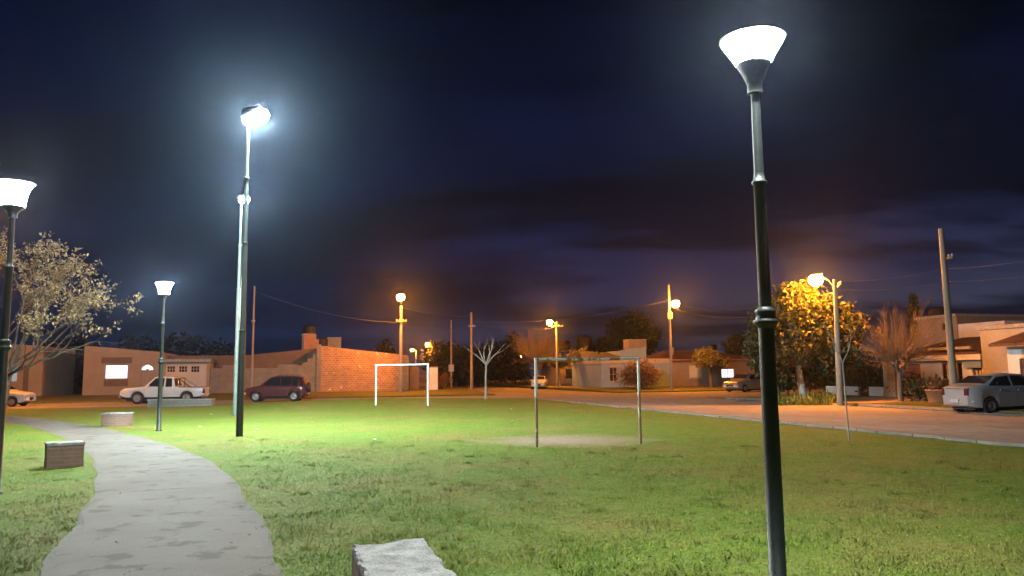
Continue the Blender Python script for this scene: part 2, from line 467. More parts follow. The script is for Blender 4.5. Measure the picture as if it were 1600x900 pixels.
for j in range(N + 1):
    t = -40 + 88.6 * j / N
    for s, z in ((14.5 + crumble(0, t) * 1.5, .02), (14.5 + crumble(0, t) * 1.5, .085), (15.22, .07), (15.34 + crumble(1, t + 3), .05), (15.36 + crumble(1, t + 3), -.02)):
        vs.append(G(s, t, z))
mb.add(vs, [(j * 5 + k, j * 5 + k + 1, (j + 1) * 5 + k + 1, (j + 1) * 5 + k) for j in range(N) for k in range(4)])
struct('kerb', mb, M['kerb'])
def kerb_run(t0, t1, s=25.0):
    mb = MB(); n = max(2, int((t1 - t0) / .7)); vs = []
    for j in range(n + 1):
        t = t0 + (t1 - t0) * j / n; e = .05 * math.sin(t * 3.1) + .03 * math.sin(t * 7.7)
        for ss, z in ((s + e, -.02), (s + .02 + e, .09 + .02 * math.sin(t * 2.3)), (s + .24, .12), (s + .3, .02)): vs.append(G(ss, t, z))
    mb.add(vs, [(j * 4 + k, j * 4 + k + 1, (j + 1) * 4 + k + 1, (j + 1) * 4 + k) for j in range(n) for k in range(3)])
    struct('kerb', mb, M['kerb'])
kerb_run(-30, 20.5); kerb_run(24.6, 31.0); kerb_run(36.2, 43.0)
mb = MB(); mb.box(0, 2.4, -.12, .12, -.02, .14)
o = struct('kerb', mb, M['kerb']); p = at(1150, 626.5); o.location = (p.x, p.y, 0); o.rotation_euler = (0, 0, TH - math.radians(8))
struct('driveway', strip_grid(24.75, 37, 31.2, 36.0, 20, 8, .012, lambda s, t: gz(max(s, 25.3), t) * sm((s - 24.7) / 1.0)), M['drive'])
struct('driveway', strip_grid(24.75, 37, 20.6, 24.4, 20, 8, .012, lambda s, t: gz(max(s, 25.3), t) * sm((s - 24.7) / 1.0)), M['drive'])

# path
PL = [(20, 960), (60, 900), (102, 840), (143, 780), (150, 740), (138, 712), (112, 692), (66, 674), (18, 661), (-60, 655)]
PR = [(470, 960), (445, 900), (404, 810), (366, 756), (332, 725), (290, 707), (248, 692), (200, 679), (140, 666), (85, 658), (20, 651), (-60, 646)]
def resample(pts, n):
    P = [Vector((p.x, p.y)) for p in (at(*q) for q in pts)]
    L = [0]
    for a_, b_ in zip(P, P[1:]): L.append(L[-1] + (b_ - a_).length)
    res = []
    for i in range(n):
        d = L[-1] * i / (n - 1); k = 0
        while k < len(L) - 2 and L[k + 1] < d: k += 1
        f = (d - L[k]) / (L[k + 1] - L[k])
        # catmull-rom
        p0, p1, p2, p3 = P[max(k - 1, 0)], P[k], P[k + 1], P[min(k + 2, len(P) - 1)]
        res.append(.5 * (2 * p1 + (p2 - p0) * f + (2 * p0 - 5 * p1 + 4 * p2 - p3) * f * f + (3 * p1 - p0 - 3 * p2 + p3) * f ** 3))
    return res
NP = 260
EL, ER = resample(PL, NP), resample(PR, NP)
for i in range(NP):
    c = (ER[i] - EL[i]); c = c / max(c.length, .01)
    EL[i] = EL[i] + c * (.03 * math.sin(i * .31) + R.uniform(-.018, .018))
    ER[i] = ER[i] + c * (.03 * math.sin(i * .27 + 2) + R.uniform(-.018, .018))
# continue the path behind the camera
b0 = (EL[0] + ER[0]) / 2
EL = [Vector((EL[0].x + .35, EL[0].y - 14))] + EL; ER = [Vector((ER[0].x + .9, ER[0].y - 14))] + ER
mb = MB(); vs = []
K = 6
for l, r in zip(EL, ER):
    for k in range(K + 1):
        f = k / K
        q = l.lerp(r, f)
        vs.append((q.x, q.y, .022 + .012 * (1 - (2 * f - 1) ** 2) + .004))
w = K + 1
mb.add(vs, [(j * w + k, j * w + k + 1, (j + 1) * w + k + 1, (j + 1) * w + k) for j in range(len(EL) - 1) for k in range(K)], True)
struct('footpath', mb, M['path'])
PATHPOLY = np.array([(q.x, q.y) for q in EL] + [(q.x, q.y) for q in ER[::-1]])
def inpoly(x, y, poly):
    ins = np.zeros(len(x), bool); n = len(poly); j = n - 1
    for i in range(n):
        xi, yi = poly[i]; xj, yj = poly[j]
        c = ((yi > y) != (yj > y)) & (x < (xj - xi) * (y - yi) / (yj - yi + 1e-12) + xi)
        ins ^= c; j = i
    return ins

# grass blades over the near half of the lawn (one object: nobody could count them)
rng = np.random.default_rng(3)
NB = 330000
rr = 3.2 / (1 - rng.random(NB) * (1 - 3.2 / 34.0))        # denser near, thinning out to 34 m
th = rng.uniform(-.78, .80, NB)
bx, by = rr * np.sin(th), rr * np.cos(th)
# clumping
cl = np.sin(bx * 3.1 + 1.3 * np.sin(by * 2.2)) * np.sin(by * 2.7 + 1.1 * np.sin(bx * 1.7))
keep = rng.random(NB) < (.78 + .22 * cl)
s_ = bx * d1.x + by * d1.y
keep &= s_ < 14.45
jx, jy = bx + rng.normal(0, .09, NB), by + rng.normal(0, .09, NB)
keep &= ~inpoly(jx, jy, PATHPOLY)
dd = np.hypot((bx - BARE.x) / 2.2, (by - BARE.y) / 1.8)
keep &= dd > .7 + .5 * rng.random(NB)
bx, by, rr = bx[keep], by[keep], rr[keep]; n = len(bx)
cl = cl[keep]
h = (.012 + .018 * rng.random(n)) * (1 + .45 * cl) * (1 + .010 * rr)
tall = rng.random(n) < .02; h[tall] *= 1.8
wd = (.0022 + .0028 * rng.random(n)) * (1 + .08 * rr)
an = rng.uniform(0, 6.283, n); lean = rng.uniform(.2, 1.3, n) * h; la = rng.uniform(0, 6.283, n)
z0 = np.full(n, .018)
nc = 500
cr_ = 3.4 / (1 - rng.random(nc) * (1 - 3.4 / 22.0)); ct_ = rng.uniform(-.75, .78, nc)
cx_, cy_ = cr_ * np.sin(ct_), cr_ * np.cos(ct_)
kk = 34
px_ = np.repeat(cx_, kk) + rng.normal(0, .06, nc * kk); py_ = np.repeat(cy_, kk) + rng.normal(0, .05, nc * kk)
ok = (~inpoly(px_, py_, PATHPOLY)) & (px_ * d1.x + py_ * d1.y < 14.4) & (np.hypot((px_ - BARE.x) / 2.2, (py_ - BARE.y) / 1.8) > 1)
px_, py_ = px_[ok], py_[ok]; m2 = len(px_); r2_ = np.hypot(px_, py_)
bx = np.concatenate([bx, px_]); by = np.concatenate([by, py_])
h = np.concatenate([h, .022 + .03 * rng.random(m2)]); wd = np.concatenate([wd, (.003 + .003 * rng.random(m2)) * (1 + .07 * r2_)])
n = len(bx); an = rng.uniform(0, 6.283, n); lean = rng.uniform(.2, 1.3, n) * h; la = rng.uniform(0, 6.283, n); z0 = np.full(n, .018)
A = np.stack([bx - wd * np.cos(an), by - wd * np.sin(an), z0], 1)
B = np.stack([bx + wd * np.cos(an), by + wd * np.sin(an), z0], 1)
Cc = np.stack([bx + lean * np.cos(la), by + lean * np.sin(la), z0 + h], 1)
o = polymesh('grass', np.stack([A, B, Cc], 1).reshape(-1, 3), 3, M['blade']); o['kind'] = 'stuff'

# ------------------------------------------------------------------ park lamps
LH = 4.70
lamp = thing('park_lamp', 'nearest park lamp, tall dark post at right with glowing white lantern', 'park lamp', group='lantern posts along the park')
mb = MB()
mb.lathe([(.10, 0), (.10, .02), (.066, .03), (.065, 1.0), (.062, 1.98)], 20)
part('lower_post', mb, M['post'], lamp)
mb = MB(); mb.lathe([(.064, 1.98), (.078, 2.0), (.098, 2.02), (.098, 2.04), (.078, 2.055), (.074, 2.09), (.082, 2.10), (.082, 2.125), (.05, 2.15)], 20)
part('collar', mb, M['post'], lamp)
mb = MB(); mb.lathe([(.050, 2.14), (.048, 3.16), (.062, 3.17), (.062, 3.19), (.047, 3.20), (.040, 3.26), (.036, 3.94)], 18)
part('upper_post', mb, M['post'], lamp)
mb = MB(); mb.lathe([(.062, 3.94), (.062, 4.03), (.070, 4.035), (.078, 4.06), (.104, 4.12), (.136, 4.18), (.142, 4.20), (.128, 4.205)], 18)
part('lantern_bracket', mb, M['post'], lamp)
mb = MB(); mb.lathe([(.126, 4.207), (.152, 4.25), (.200, 4.325), (.246, 4.40)], 8, flat=True)
part('diffuser', mb, M['lantern'], lamp)
for k in range(4):
    a = math.pi / 4 + k * math.pi / 2
    mb = MB(); pts = [(.140, 4.185), (.172, 4.25), (.222, 4.325), (.272, 4.41)]
    mb.tube([(r * math.cos(a), r * math.sin(a), z) for r, z in pts], .008, 6)
    part('rib', mb, M['post'], lamp)
mb = MB(); mb.lathe([(.262, 4.405), (.274, 4.41), (.274, 4.42), (.20, 4.45), (.09, 4.475), (.02, 4.48)], 24)
part('lantern_cap', mb, M['post'], lamp)
p = hitY(1180, 150, 6.2); lamp.location = (p.x, p.y, .02)
l2 = copy_tree(lamp); p = hitY(20, 330, 11.3); l2.scale = (1.035,) * 3; l2.location = (p.x, p.y, .02)
def deep_lantern(root, glass):
    mb = MB(); mb.lathe([(.062, 3.90), (.062, 3.96), (.075, 3.99), (.115, 4.03), (.150, 4.055), (.156, 4.068), (.14, 4.07)], 18); br = mb.mesh('lantern_bracket', M['post'])
    mb = MB(); mb.lathe([(.150, 4.072), (.158, 4.16), (.178, 4.26), (.21, 4.34), (.246, 4.40)], 12); df = mb.mesh('diffuser', glass)
    k = 0
    for ch in root.children:
        if ch.name.startswith('diffuser'): ch.data = df
        elif ch.name.startswith('lantern_bracket'): ch.data = br
        elif ch.name.startswith('rib'):
            a = math.pi / 4 + k * math.pi / 2; k += 1
            mb = MB(); mb.tube([(r * math.cos(a), r * math.sin(a), z) for r, z in ((.160, 4.06), (.168, 4.16), (.188, 4.26), (.222, 4.34), (.266, 4.41))], .007, 6); ch.data = mb.mesh('rib', M['post'])
deep_lantern(l2, M['lanterndim'])
l2['label'] = 'park lamp cut off by the left edge, in front of the leafy tree'
l3 = copy_tree(lamp); p = hitY(256, 470, 24.2); l3.scale = (1.05,) * 3; l3.location = (p.x, p.y, .02)
l3['label'] = 'farthest park lamp, on a thin dark post in front of the parked pickup'
deep_lantern(l3, M['lantern'])
for q, z in ((lamp, .4), (l2, 1.1), (l3, .2)): q.rotation_euler = (0, 0, z)

# ------------------------------------------------------------------ floodlight masts
def mast(p, H, aim, label, mat, sc_=1.0):
    o = thing('floodlight_mast', label, 'floodlight', p, 0, 'floodlight masts beside the pitch')
    mb = MB(); mb.lathe([(.095, 0), (.092, 2.9), (.078, 2.95), (.076, 5.4), (.062, 5.45), (.060, 7.3), (.048, 7.34), (.045, H)], 14)
    part('pole', mb, mat, o)
    for z in (2.93, 5.43, 7.33):
        mb = MB(); mb.lathe([(.07, z - .03), (.098 if z < 4 else .085, z - .02), (.098 if z < 4 else .085, z + .02), (.06, z + .03)], 14)
        part('collar', mb, mat, o)
    mb = MB(); mb.tube([(-.10, .03, H - .05), (.36, -.09, H - .05)], .03, 8); part('crossarm', mb, M['fixture'], o)
    for i, (ox, tgt) in enumerate(zip((.03 * sc_, .28 * sc_), aim)):
        c = Vector((ox, -.24 * ox, H + .10))
        d = (Vector(tgt) - (Vector(p) + c)).normalized()
        a = d.cross(UP).normalized(); b = a.cross(d)
        mb = MB(); mb.rbox(c - d * .06, a * .17 * sc_, b * .17 * sc_, d * .055)
        for k in range(-3, 4): mb.rbox(c - d * .145 + a * .045 * k * sc_, a * .008, b * .14 * sc_, d * .03)
        h_ = part('floodlight_head', mb, M['fixture'], o)
        mb = MB(); V = []; N_ = 20
        for r_, q_ in ((.20, 0), (.25, .04), (.265, .11), (.24, .20), (.15, .27), (.04, .30)):
            for k in range(N_):
                an = 6.28319 * k / N_; V.append(c + d * (q_ * sc_ + .002) + (a * math.cos(an) + b * math.sin(an)) * r_ * sc_)
        mb.add(V, [(i_ * N_ + k, i_ * N_ + (k + 1) % N_, (i_ + 1) * N_ + (k + 1) % N_, (i_ + 1) * N_ + k) for i_ in range(5) for k in range(N_)], True); mb.add(V[-N_:], [tuple(range(N_))]); mb.add(V[:N_][::-1], [tuple(range(N_))])
        part('light_dome', mb, M['flood'], h_)
    return o
p = hitY(374, 681, 21.6); P1 = Vector((p.x, p.y, .02))
mast(P1, 9.1, [(-1.5, 38, 0), (0.5, 27, 0)], 'tall floodlight mast nearest the camera with a dazzling white head', M['post'])
p = hitY(367, 650, 33); P2 = Vector((p.x, p.y, .02))
mast(P2, 9.3, [(-4, 44, 0), (-2, 33, 0)], 'farther grey green floodlight mast just behind the taller looking dark one', M['mast'], .6)

# ------------------------------------------------------------------ goals
def goal(pa, pb, H, label, r, mats):
    o = thing('football_goal', label, 'goal', pa, 0, 'small football goals')
    d = pb - pa
    mb = MB(); mb.tube([(0, 0, -.1), (0, 0, H * .55), (0, 0, H)], r, 12); part('goalpost', mb, mats[0], o)
    mb = MB(); mb.tube([d + Vector((0, 0, -.1)), d + Vector((0.0, 0, H * .5)), d + Vector((0, 0, H))], r, 12); part('goalpost', mb, mats[1], o)
    e = d.normalized() * r
    mb = MB(); n = 8
    mb.tube([-e + (d + 2 * e) * (i / n) + UP * (H - r * .9 - .012 * math.sin(math.pi * i / n)) for i in range(n + 1)], r * .92, 12)
    part('crossbar', mb, mats[2], o)
    return o
def splitpost():
    mt = pm('half_rusted_paint', (.60, .62, .58), (.30, .20, .12), 6, .7, band=(.46, .54), bump=.3, stretch=(1, 1, .6))
    nt = mt.node_tree; nd, lk = nt.nodes, nt.links
    rp = [x for x in nd if x.type == 'VALTORGB'][0]
    n1 = [x for x in nd if x.type == 'TEX_NOISE'][0]
    tc = [x for x in nd if x.type == 'TEX_COORD'][0]
    sp = nd.new('ShaderNodeSeparateXYZ'); lk.new(tc.outputs['Object'], sp.inputs[0])
    mr = nd.new('ShaderNodeMapRange'); mr.inputs[1].default_value = .9; mr.inputs[2].default_value = 1.45; mr.inputs[3].default_value = .12; mr.inputs[4].default_value = -.2
    lk.new(sp.outputs[2], mr.inputs[0])
    ad = nd.new('ShaderNodeMath'); ad.operation = 'ADD'; lk.new(n1.outputs['Fac'], ad.inputs[0]); lk.new(mr.outputs[0], ad.inputs[1])
    lk.new(ad.outputs[0], rp.inputs[0])
    return mt
M['splitpost'] = splitpost()
ga = at(839, 700); gb = at(1001, 694.5)
goal(ga, gb, 2.02, 'near football goal with peeling white paint and rusty posts', .033, (M['splitpost'], M['splitpost'], M['rusty']))
ga = at(587.5, 631, .2); gb = at(668.5, 631, .2)
goal(ga, gb, 2.02 * 1.02, 'far football goal with clean white posts in front of the brick wall', .052, (M['goalwhite'],) * 3)

# ------------------------------------------------------------------ brick benches
def rough_block(L, W, H, amp, seed, step=.05):
    rg = np.random.default_rng(seed)
    nx, ny, nz = max(2, int(L / step)), max(2, int(W / step)), max(2, int(H / step))
    bm = bmesh.new(); bmesh.ops.create_cube(bm, size=1)
    for v in bm.verts: v.co = Vector((v.co.x * L, v.co.y * W, (v.co.z + .5) * H))
    for ax, n in ((0, nx), (1, ny), (2, nz)):
        dims = (L, W, H)
        for k in range(1, n):
            c = -dims[ax] / 2 + dims[ax] * k / n if ax < 2 else H * k / n
            co = [0, 0, 0]; no = [0, 0, 0]; co[ax] = c; no[ax] = 1
            g = bm.verts[:] + bm.edges[:] + bm.faces[:]
            bmesh.ops.bisect_plane(bm, geom=g, plane_co=co, plane_no=no)
    from mathutils import noise as mn
    for v in bm.verts:
        q = v.co
        e = mn.noise(Vector((q.x * 9 + seed, q.y * 9, q.z * 9))) * amp + mn.noise(Vector((q.x * 3 + seed, q.y * 3, q.z * 3))) * amp * 1.2
        edge = (abs(abs(q.x) - L / 2) < 1e-4) + (abs(abs(q.y) - W / 2) < 1e-4) + (abs(q.z - H) < 1e-4)
        n = Vector((0, 0, 0))
        if abs(abs(q.x) - L / 2) < 1e-4: n.x = math.copysign(1, q.x)
        if abs(abs(q.y) - W / 2) < 1e-4: n.y = math.copysign(1, q.y)
        if abs(q.z - H) < 1e-4: n.z = 1
        if edge >= 2: e -= amp * 1.3 * abs(mn.noise(Vector((q.x * 14, q.y * 14, seed))) * 1.6 + .25)
        if n.length: v.co = q + n * e
    return bm
def bench(c, rz, L, W, H, label, seed, amp=.006):
    o = thing('brick_bench', label, 'bench', c, rz, 'brick benches along the path')
    bm = rough_block(L - .012, W - .012, H - .05, .008, seed); me = bpy.data.meshes.new('base'); bm.to_mesh(me); bm.free()
    me.materials.append(M['brickbench']); link('base', me, o)
    bm = rough_block(L, W, .052, amp, seed + 5, .03)
    for v in bm.verts: v.co.z += H - .049
    for f in bm.faces: f.smooth = False
    me = bpy.data.meshes.new('top_slab'); bm.to_mesh(me); bm.free(); me.materials.append(M['concrete']); link('top_slab', me, o)
    return o
q0 = at(543, 850, .45); q1 = at(668, 845, .45); q2 = at(712, 893, .45)
ax = (q2 - q1).normalized()
L_ = 1.5
c = (q0 + q1) / 2 + ax * (L_ / 2 - .02)
bench((c.x, c.y, .01), math.atan2(ax.y, ax.x), L_, .52, .44, 'brick bench with a chipped concrete top in the foreground, cut by the bottom edge', 3, .011)
p = at(88, 733); bench((p.x - .02, p.y + .26, .01), math.radians(36), .62, .5, .46, 'reddish brick bench on the grass left of the path, throwing a dark shadow', 8)
p = at(176, 667); bench((p.x, p.y + .3, .01), math.radians(12), .90, .62, .46, 'brick bench at the far bend of the path, left of the thin lamp post', 12)
a_ = at(233, 637); b_ = at(333, 636)
mb = MB(); L_ = (b_ - a_).length
mb.box(-L_ / 2, L_ / 2, -.2, .2, -.02, .40); o = thing('low_wall', 'long low grey block wall in front of the white pickup', 'low wall', ((a_ + b_) / 2), math.atan2((b_ - a_).y, (b_ - a_).x))
part('wall', mb, M['block'], o)
mb = MB(); mb.box(-L_ / 2 - .03, L_ / 2 + .03, -.23, .23, .402, .47); part('coping', mb, M['concrete'], o)

# ------------------------------------------------------------------ vegetation
def limb(mb, p, d, L, r0_, r1_, rg, seg=4, wob=.15, up=0.0, n=6):
    pts = [Vector(p)]; rad = [r0_]; d = Vector(d).normalized()
    for i in range(seg):
        d = (d + Vector((rg.gauss(0, wob), rg.gauss(0, wob), rg.gauss(0, wob) + up))).normalized()
        pts.append(pts[-1] + d * (L / seg)); rad.append(r0_ + (r1_ - r0_) * (i + 1) / seg)
    mb.tube(pts, rad, n)
    return pts, d, rad
def branch(mb, p, d, L, r, lvl, rg, tips, kids=(3, 4), spread=.6, up=.06, shrink=.68, mids=True, wob=.14):
    pts, dd, rad = limb(mb, p, d, L, r, r * .55, rg, 4, wob, up, 6 if lvl > 1 else 4)
    if lvl <= 0:
        tips.append((pts[-1], dd)); tips.append((pts[-3], dd)); return
    k = rg.randint(*kids)
    for i in range(k):
        a = rg.uniform(0, 6.283)
        o = dd.orthogonal().normalized(); o = o * math.cos(a) + dd.cross(o) * math.sin(a)
        nd_ = (dd + o * spread * rg.uniform(.6, 1.3)).normalized()
        j = rg.choice([2, 3, 4, 4]) if i else 4
        branch(mb, pts[j], nd_, L * shrink * rg.uniform(.75, 1.15), rad[j] * .72, lvl - 1, rg, tips, kids, spread, up, shrink, mids, wob)
def leaves(name, centers, per, sig, size, mat, parent, rg, flat=1.0):
    C = np.repeat(np.asarray(centers, dtype=float), per, axis=0)
    n = len(C)
    P = C + rg.normal(0, 1, (n, 3)) * np.array([sig, sig, sig * flat])
    u = rg.normal(0, 1, (n, 3)); u /= np.linalg.norm(u, axis=1, keepdims=True)
    w = rg.normal(0, 1, (n, 3)); v = np.cross(u, w); v /= np.linalg.norm(v, axis=1, keepdims=True)
    s = size * rg.uniform(.6, 1.4, (n, 1))
    q = np.stack([P - u * s, P + v * s * .45 - u * s * .1, P + u * s, P - v * s * .45 + u * s * .1], 1)
    return polymesh(name, q.reshape(-1, 3), 4, mat, parent)
def cloud(rg, n, rx, ry, rz, c=(0, 0, 0), shell=.55):
    d = rg.normal(0, 1, (n, 3)); d /= np.linalg.norm(d, axis=1, keepdims=True)
    r = shell + (1 - shell) * rg.random((n, 1)) ** .7
    r *= 1 + .22 * np.sin(d[:, :1] * 5 + c[0]) * np.sin(d[:, 1:2] * 4 + 1) + .12 * np.sin(d[:, 2:3] * 9)
    return d * r * np.array([rx, ry, rz]) + np.array(c)

# leafy tree at the left edge
rg = random.Random(21); ng = np.random.default_rng(21)
p = gp(-4, 34.5); t1 = thing('blossoming_tree', 'large spreading tree with pale leaf tufts at the left edge behind the lamp', 'tree', p)
mb = MB(); tips = []
limb(mb, (0, 0, -.1), (.10, 0, 1), 2.2, .26, .2, rg, 4, .05, 0, 10); tr = part('trunk', mb, M['bark'], t1)
mb = MB()
for ang, el, L in ((0.1, .75, 3.0), (0.5, 1.1, 3.0), (-.25, .42, 3.1), (-.6, .28, 2.6), (3.0, .8, 2.8), (2.3, 1.0, 2.8), (1.2, 1.25, 2.9), (-1.4, .9, 2.6), (.9, .55, 2.7), (.0, 1.15, 2.9)):
    d = (math.cos(ang) * math.cos(el), math.sin(ang) * math.cos(el), math.sin(el))
    branch(mb, (.22, 0, 1.75 + rg.uniform(-.1, .3)), d, L * (1.04 if el > .5 else .86), .07, 3, rg, tips, (3, 4), .62, .035, .66)
part('branches', mb, M['bark'], t1)
T = [q for q, _ in tips if q.z > 2.6 + .25 * abs(q.x)]
sel = [q for q in T if (q.z > 4.0 or q.x > 2.4) and rg.random() < .92]
leaves('leaf_tufts', sel, 11, .12, .075, M['leafpale'], t1, ng)

def tree_leafy(p, crowns, trunk_h, trunk_r, label, cat, leafm, barkm, seed, nper=900, size=.13, group=None, name='tree', lean=(0, 0)):
    rg = random.Random(seed); ng = np.random.default_rng(seed)
    o = thing(name, label, cat, p, 0, group)
    mb = MB()
    pts, d, rad = limb(mb, (0, 0, -.1), (lean[0], lean[1], 1), trunk_h, trunk_r, trunk_r * .7, rg, 4, .05, 0, 9)
    part('trunk', mb, barkm, o)
    mb = MB()
    cs = []
    for c, r in crowns:
        limb(mb, pts[-1], Vector(c) - pts[-1], (Vector(c) - pts[-1]).length, trunk_r * .5, .03, rg, 4, .1, 0, 6)
        cs.append(cloud(ng, nper // 12, r[0], r[1], r[2], c))
    part('limbs', mb, M['bark'], o)
    leaves('crown', np.concatenate(cs), 12, .17 * max(.6, size / .13), size, leafm, o, ng, .8)
    return o
# pepper-like tree by the orange lamp: dense drooping green, top lit by the lamp
p = gp(1257, 39.9)
tree_leafy(p, [(( c_[0], c_[1], c_[2] * .91), r_) for c_, r_ in [((-.2, 0, 5.6), (1.5, 1.3, 1.0)), ((1.0, .2, 5.3), (1.4, 1.3, 1.1)), ((-1.3, -.2, 4.3), (1.3, 1.2, 1.5)), ((.2, -.6, 4.0), (1.5, 1.0, 1.5)),
               ((1.5, -.3, 3.8), (1.3, 1.1, 1.4)), ((-1.5, .2, 2.9), (1.0, 1.0, 1.2)), ((.5, .3, 2.9), (1.2, 1.0, .9)), ((2.2, .1, 4.4), (1.0, 1.0, 1.2)), ((-.2, .1, 6.2), (.8, .8, .45)), ((-1.7, -.4, 2.1), (.9, .8, .7)), ((1.5, -.1, 2.3), (1.0, .8, .7)), ((.1, .6, 2.2), (1.0, .7, .6)), ((-2.1, 0, 3.6), (.8, .8, 1.2))]],
           2.1, .22, 'big drooping green tree with limewashed trunk, its top lit orange by the street lamp', 'tree', M['leafgreen'], M['limewash'], 5, 1500, .12, name='drooping_tree')
# pollarded tree with a burst of bare shoots
def pollard(p, H, label, seed, nsh, fan, barkm, trunk_h=1.5, r=.15, heads=6, name='pollarded_tree', sh=(1.3, 2.6), tw=1.0):
    rg = random.Random(seed)
    o = thing(name, label, 'tree', p)
    mb = MB(); pts, d, rad = limb(mb, (0, 0, -.1), (.02, 0, 1), trunk_h, r, r * .75, rg, 4, .07, 0, 9)
    part('trunk', mb, barkm, o)
    mb = MB()
    for i in range(heads):
        a = 6.283 * i / heads + rg.uniform(-.3, .3)
        e, dd, _ = limb(mb, pts[-1], (math.cos(a) * .8, math.sin(a) * .8, .75), H * .17, r * .6, r * .42, rg, 3, .12, .03, 7)
        for k in range(nsh):
            aa = a + rg.gauss(0, .9); el = rg.triangular(-.35, 1.5, fan)
            q = rg.choice(e[-2:])
            L = rg.uniform(*sh) * (.55 + .5 * max(0, math.sin(el)))
            e2, d3, r3 = limb(mb, q, (math.cos(aa) * math.cos(el), math.sin(aa) * math.cos(el), math.sin(el)), L, .016 * tw, .004 * tw, rg, 4, .07, .03, 3)
            for _ in range(2):
                limb(mb, e2[rg.randint(1, 3)], (d3 + Vector((rg.gauss(0, .45), rg.gauss(0, .45), rg.gauss(0, .3)))), L * .4, .008 * tw, .003 * tw, rg, 2, .08, .05, 3)
    part('shoots', mb, barkm, o)
    return o
p = gp(1408, 37.6)
pollard(p, 5.6, 'pollarded bare tree with a burst of thin shoots in front of the tiled house', 9, 42, 1.05, M['bark'], 1.55, .14, 6, sh=(1.2, 2.9))
p = gp(842, 97)
pollard(p, 9, 'bare twiggy tree glowing orange under the middle street lamp', 10, 44, 1.0, M['bark'], 2.2, .2, 6, 'bare_tree', (2.2, 5.2), 2.2)
# saplings
def sapling(p, H, label, seed, mat, r, spread, kids, fork):
    rg = random.Random(seed); o = thing('sapling', label, 'sapling', p, 0)
    mb = MB(); pts, d, rad = limb(mb, (0, 0, -.05), (-.012, 0, 1), H * fork, r, r * .7, rg, 5, .015, 0, 8); part('trunk', mb, mat, o)
    mb = MB(); tips = []
    for i in range(kids):
        a = 6.283 * i / kids + rg.uniform(-.4, .4)
        branch(mb, pts[-1], (math.cos(a) * spread, math.sin(a) * spread, 1), H * (1 - fork) * .48, r * .6, 2, rg, tips, (2, 3), .5, .1, .62)
    part('branches', mb, mat, o)
    return o
p = gp(759, 47.5); sapling(p, 4.2, 'bare sapling with a pale straight trunk at the far edge of the lawn', 31, M['palebark'], .075, .75, 6, .5)
p = gp(1327, 18.2); o = sapling(p, 3.0, 'very thin leafless sapling on the lawn near the kerb', 33, M['palebark'], .022, .62, 3, .62)
# dark background trees and hedges
def dome_tree(px, Y, H, Rr, label, seed, leafm='leafdark', name='tree', flat=.75, cat='tree', group=None, base=.35, n=9, size=.28):
    rg = random.Random(seed)
    p = gp(px, Y)
    cr = []
    for i in range(n):
        a = rg.uniform(0, 6.283); q = math.sqrt(rg.random()) * .62
        z = H * (base + (1 - base) * rg.uniform(.25, .78) * (1 - .35 * q))
        cr.append(((math.cos(a) * q * Rr, math.sin(a) * q * Rr, z), (Rr * .45, Rr * .45, H * (1 - base) * .30)))
    return tree_leafy(p, cr, H * (base + .1), .05 * H, label, cat, M[leafm], M['bark'], seed, 900, size, group, name)
dome_tree(990, 130, 11.8, 5.4, 'dark rounded tree rising behind the blue grey house', 41, n=12)
dome_tree(945, 132, 7.5, 2.8, 'small dark tree at the left foot of the rounded tree behind the blue house', 42, n=7)
dome_tree(1178, 96, 6.6, 3.6, 'dense green tree rising behind the right end of the pink house', 43, 'leafgreen', size=.16)
dome_tree(1216, 48, 3.3, 1.1, 'grey green bushy tree seen right behind the near lamp post', 47, 'leafgreen', size=.15, base=.15)
dome_tree(1112, 78, 3.9, 1.7, 'round yellow green tree lit orange in front of the pink house', 44, 'leafyellow', size=.12, base=.55)
for i, (px, Y, H, Rr, lab) in enumerate([
        (712, 118, 6.5, 3.2, 'dark tree mass just left of the pale wooden pole on the corner'),
        (752, 112, 6.0, 3.0, 'dark tree mass behind the bare pale sapling'),
        (790, 122, 7.2, 3.4, 'dark tree left of the smallest orange lamp'),
        (690, 150, 8.5, 4.0, 'dark far tree behind the white gate pillar'),
        (600, 140, 7, 3.5, 'dark tree hidden low behind the brick building')]):
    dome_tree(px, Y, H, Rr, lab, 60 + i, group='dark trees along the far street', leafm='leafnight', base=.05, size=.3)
for i, (px, Y, H, Rr, lab) in enumerate([
        (98, 86, 6.0, 4.2, 'dark tree filling the gap between the two salmon houses'),
        (300, 92, 6.6, 5.0, 'dark tree silhouette behind the pale garage'),
        (225, 95, 6.2, 4.2, 'dark tree silhouette behind the house with the lit window')]):
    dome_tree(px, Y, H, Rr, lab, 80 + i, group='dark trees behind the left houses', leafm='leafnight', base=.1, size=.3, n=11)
def shrub(px, Y, H, Rr, label, seed, leafm, name='shrub', z=None, n=500, size=.1, twig=True):
    ng = np.random.default_rng(seed); rg = random.Random(seed)
    p = gp(px, Y)
    if z is not None: p.z = z
    o = thing(name, label, 'shrub', p)
    mb = MB()
    for k in range(14):
        a = rg.uniform(0, 6.283); e = rg.uniform(.5, 1.4)
        limb(mb, (rg.gauss(0, .12), rg.gauss(0, .12), -.05), (math.cos(a) * math.cos(e), math.sin(a) * math.cos(e), math.sin(e)), H * .95, .025, .008, rg, 4, .12, .03, 4)
    part('stems', mb, M['bark'], o)
    leaves('foliage', cloud(ng, n // 4, Rr, Rr, H * .5, (0, 0, H * .52), .35), 5, .16, size, leafm, o, ng)
    return o
shrub(1001, 74, 2.5, 2.0, 'large round brown shrub in front of the blue grey house', 51, M['leafred'], n=4200)
shrub(327, 69.5, 1.3, .7, 'dark shrub spilling over the top of the block wall beside the garage', 52, M['leafdark'], z=2.1)
shrub(1382, 45.5, 2.0, 1.6, 'yellow green garden shrub between the white wall pieces', 53, M['leafgreen'], n=1500)
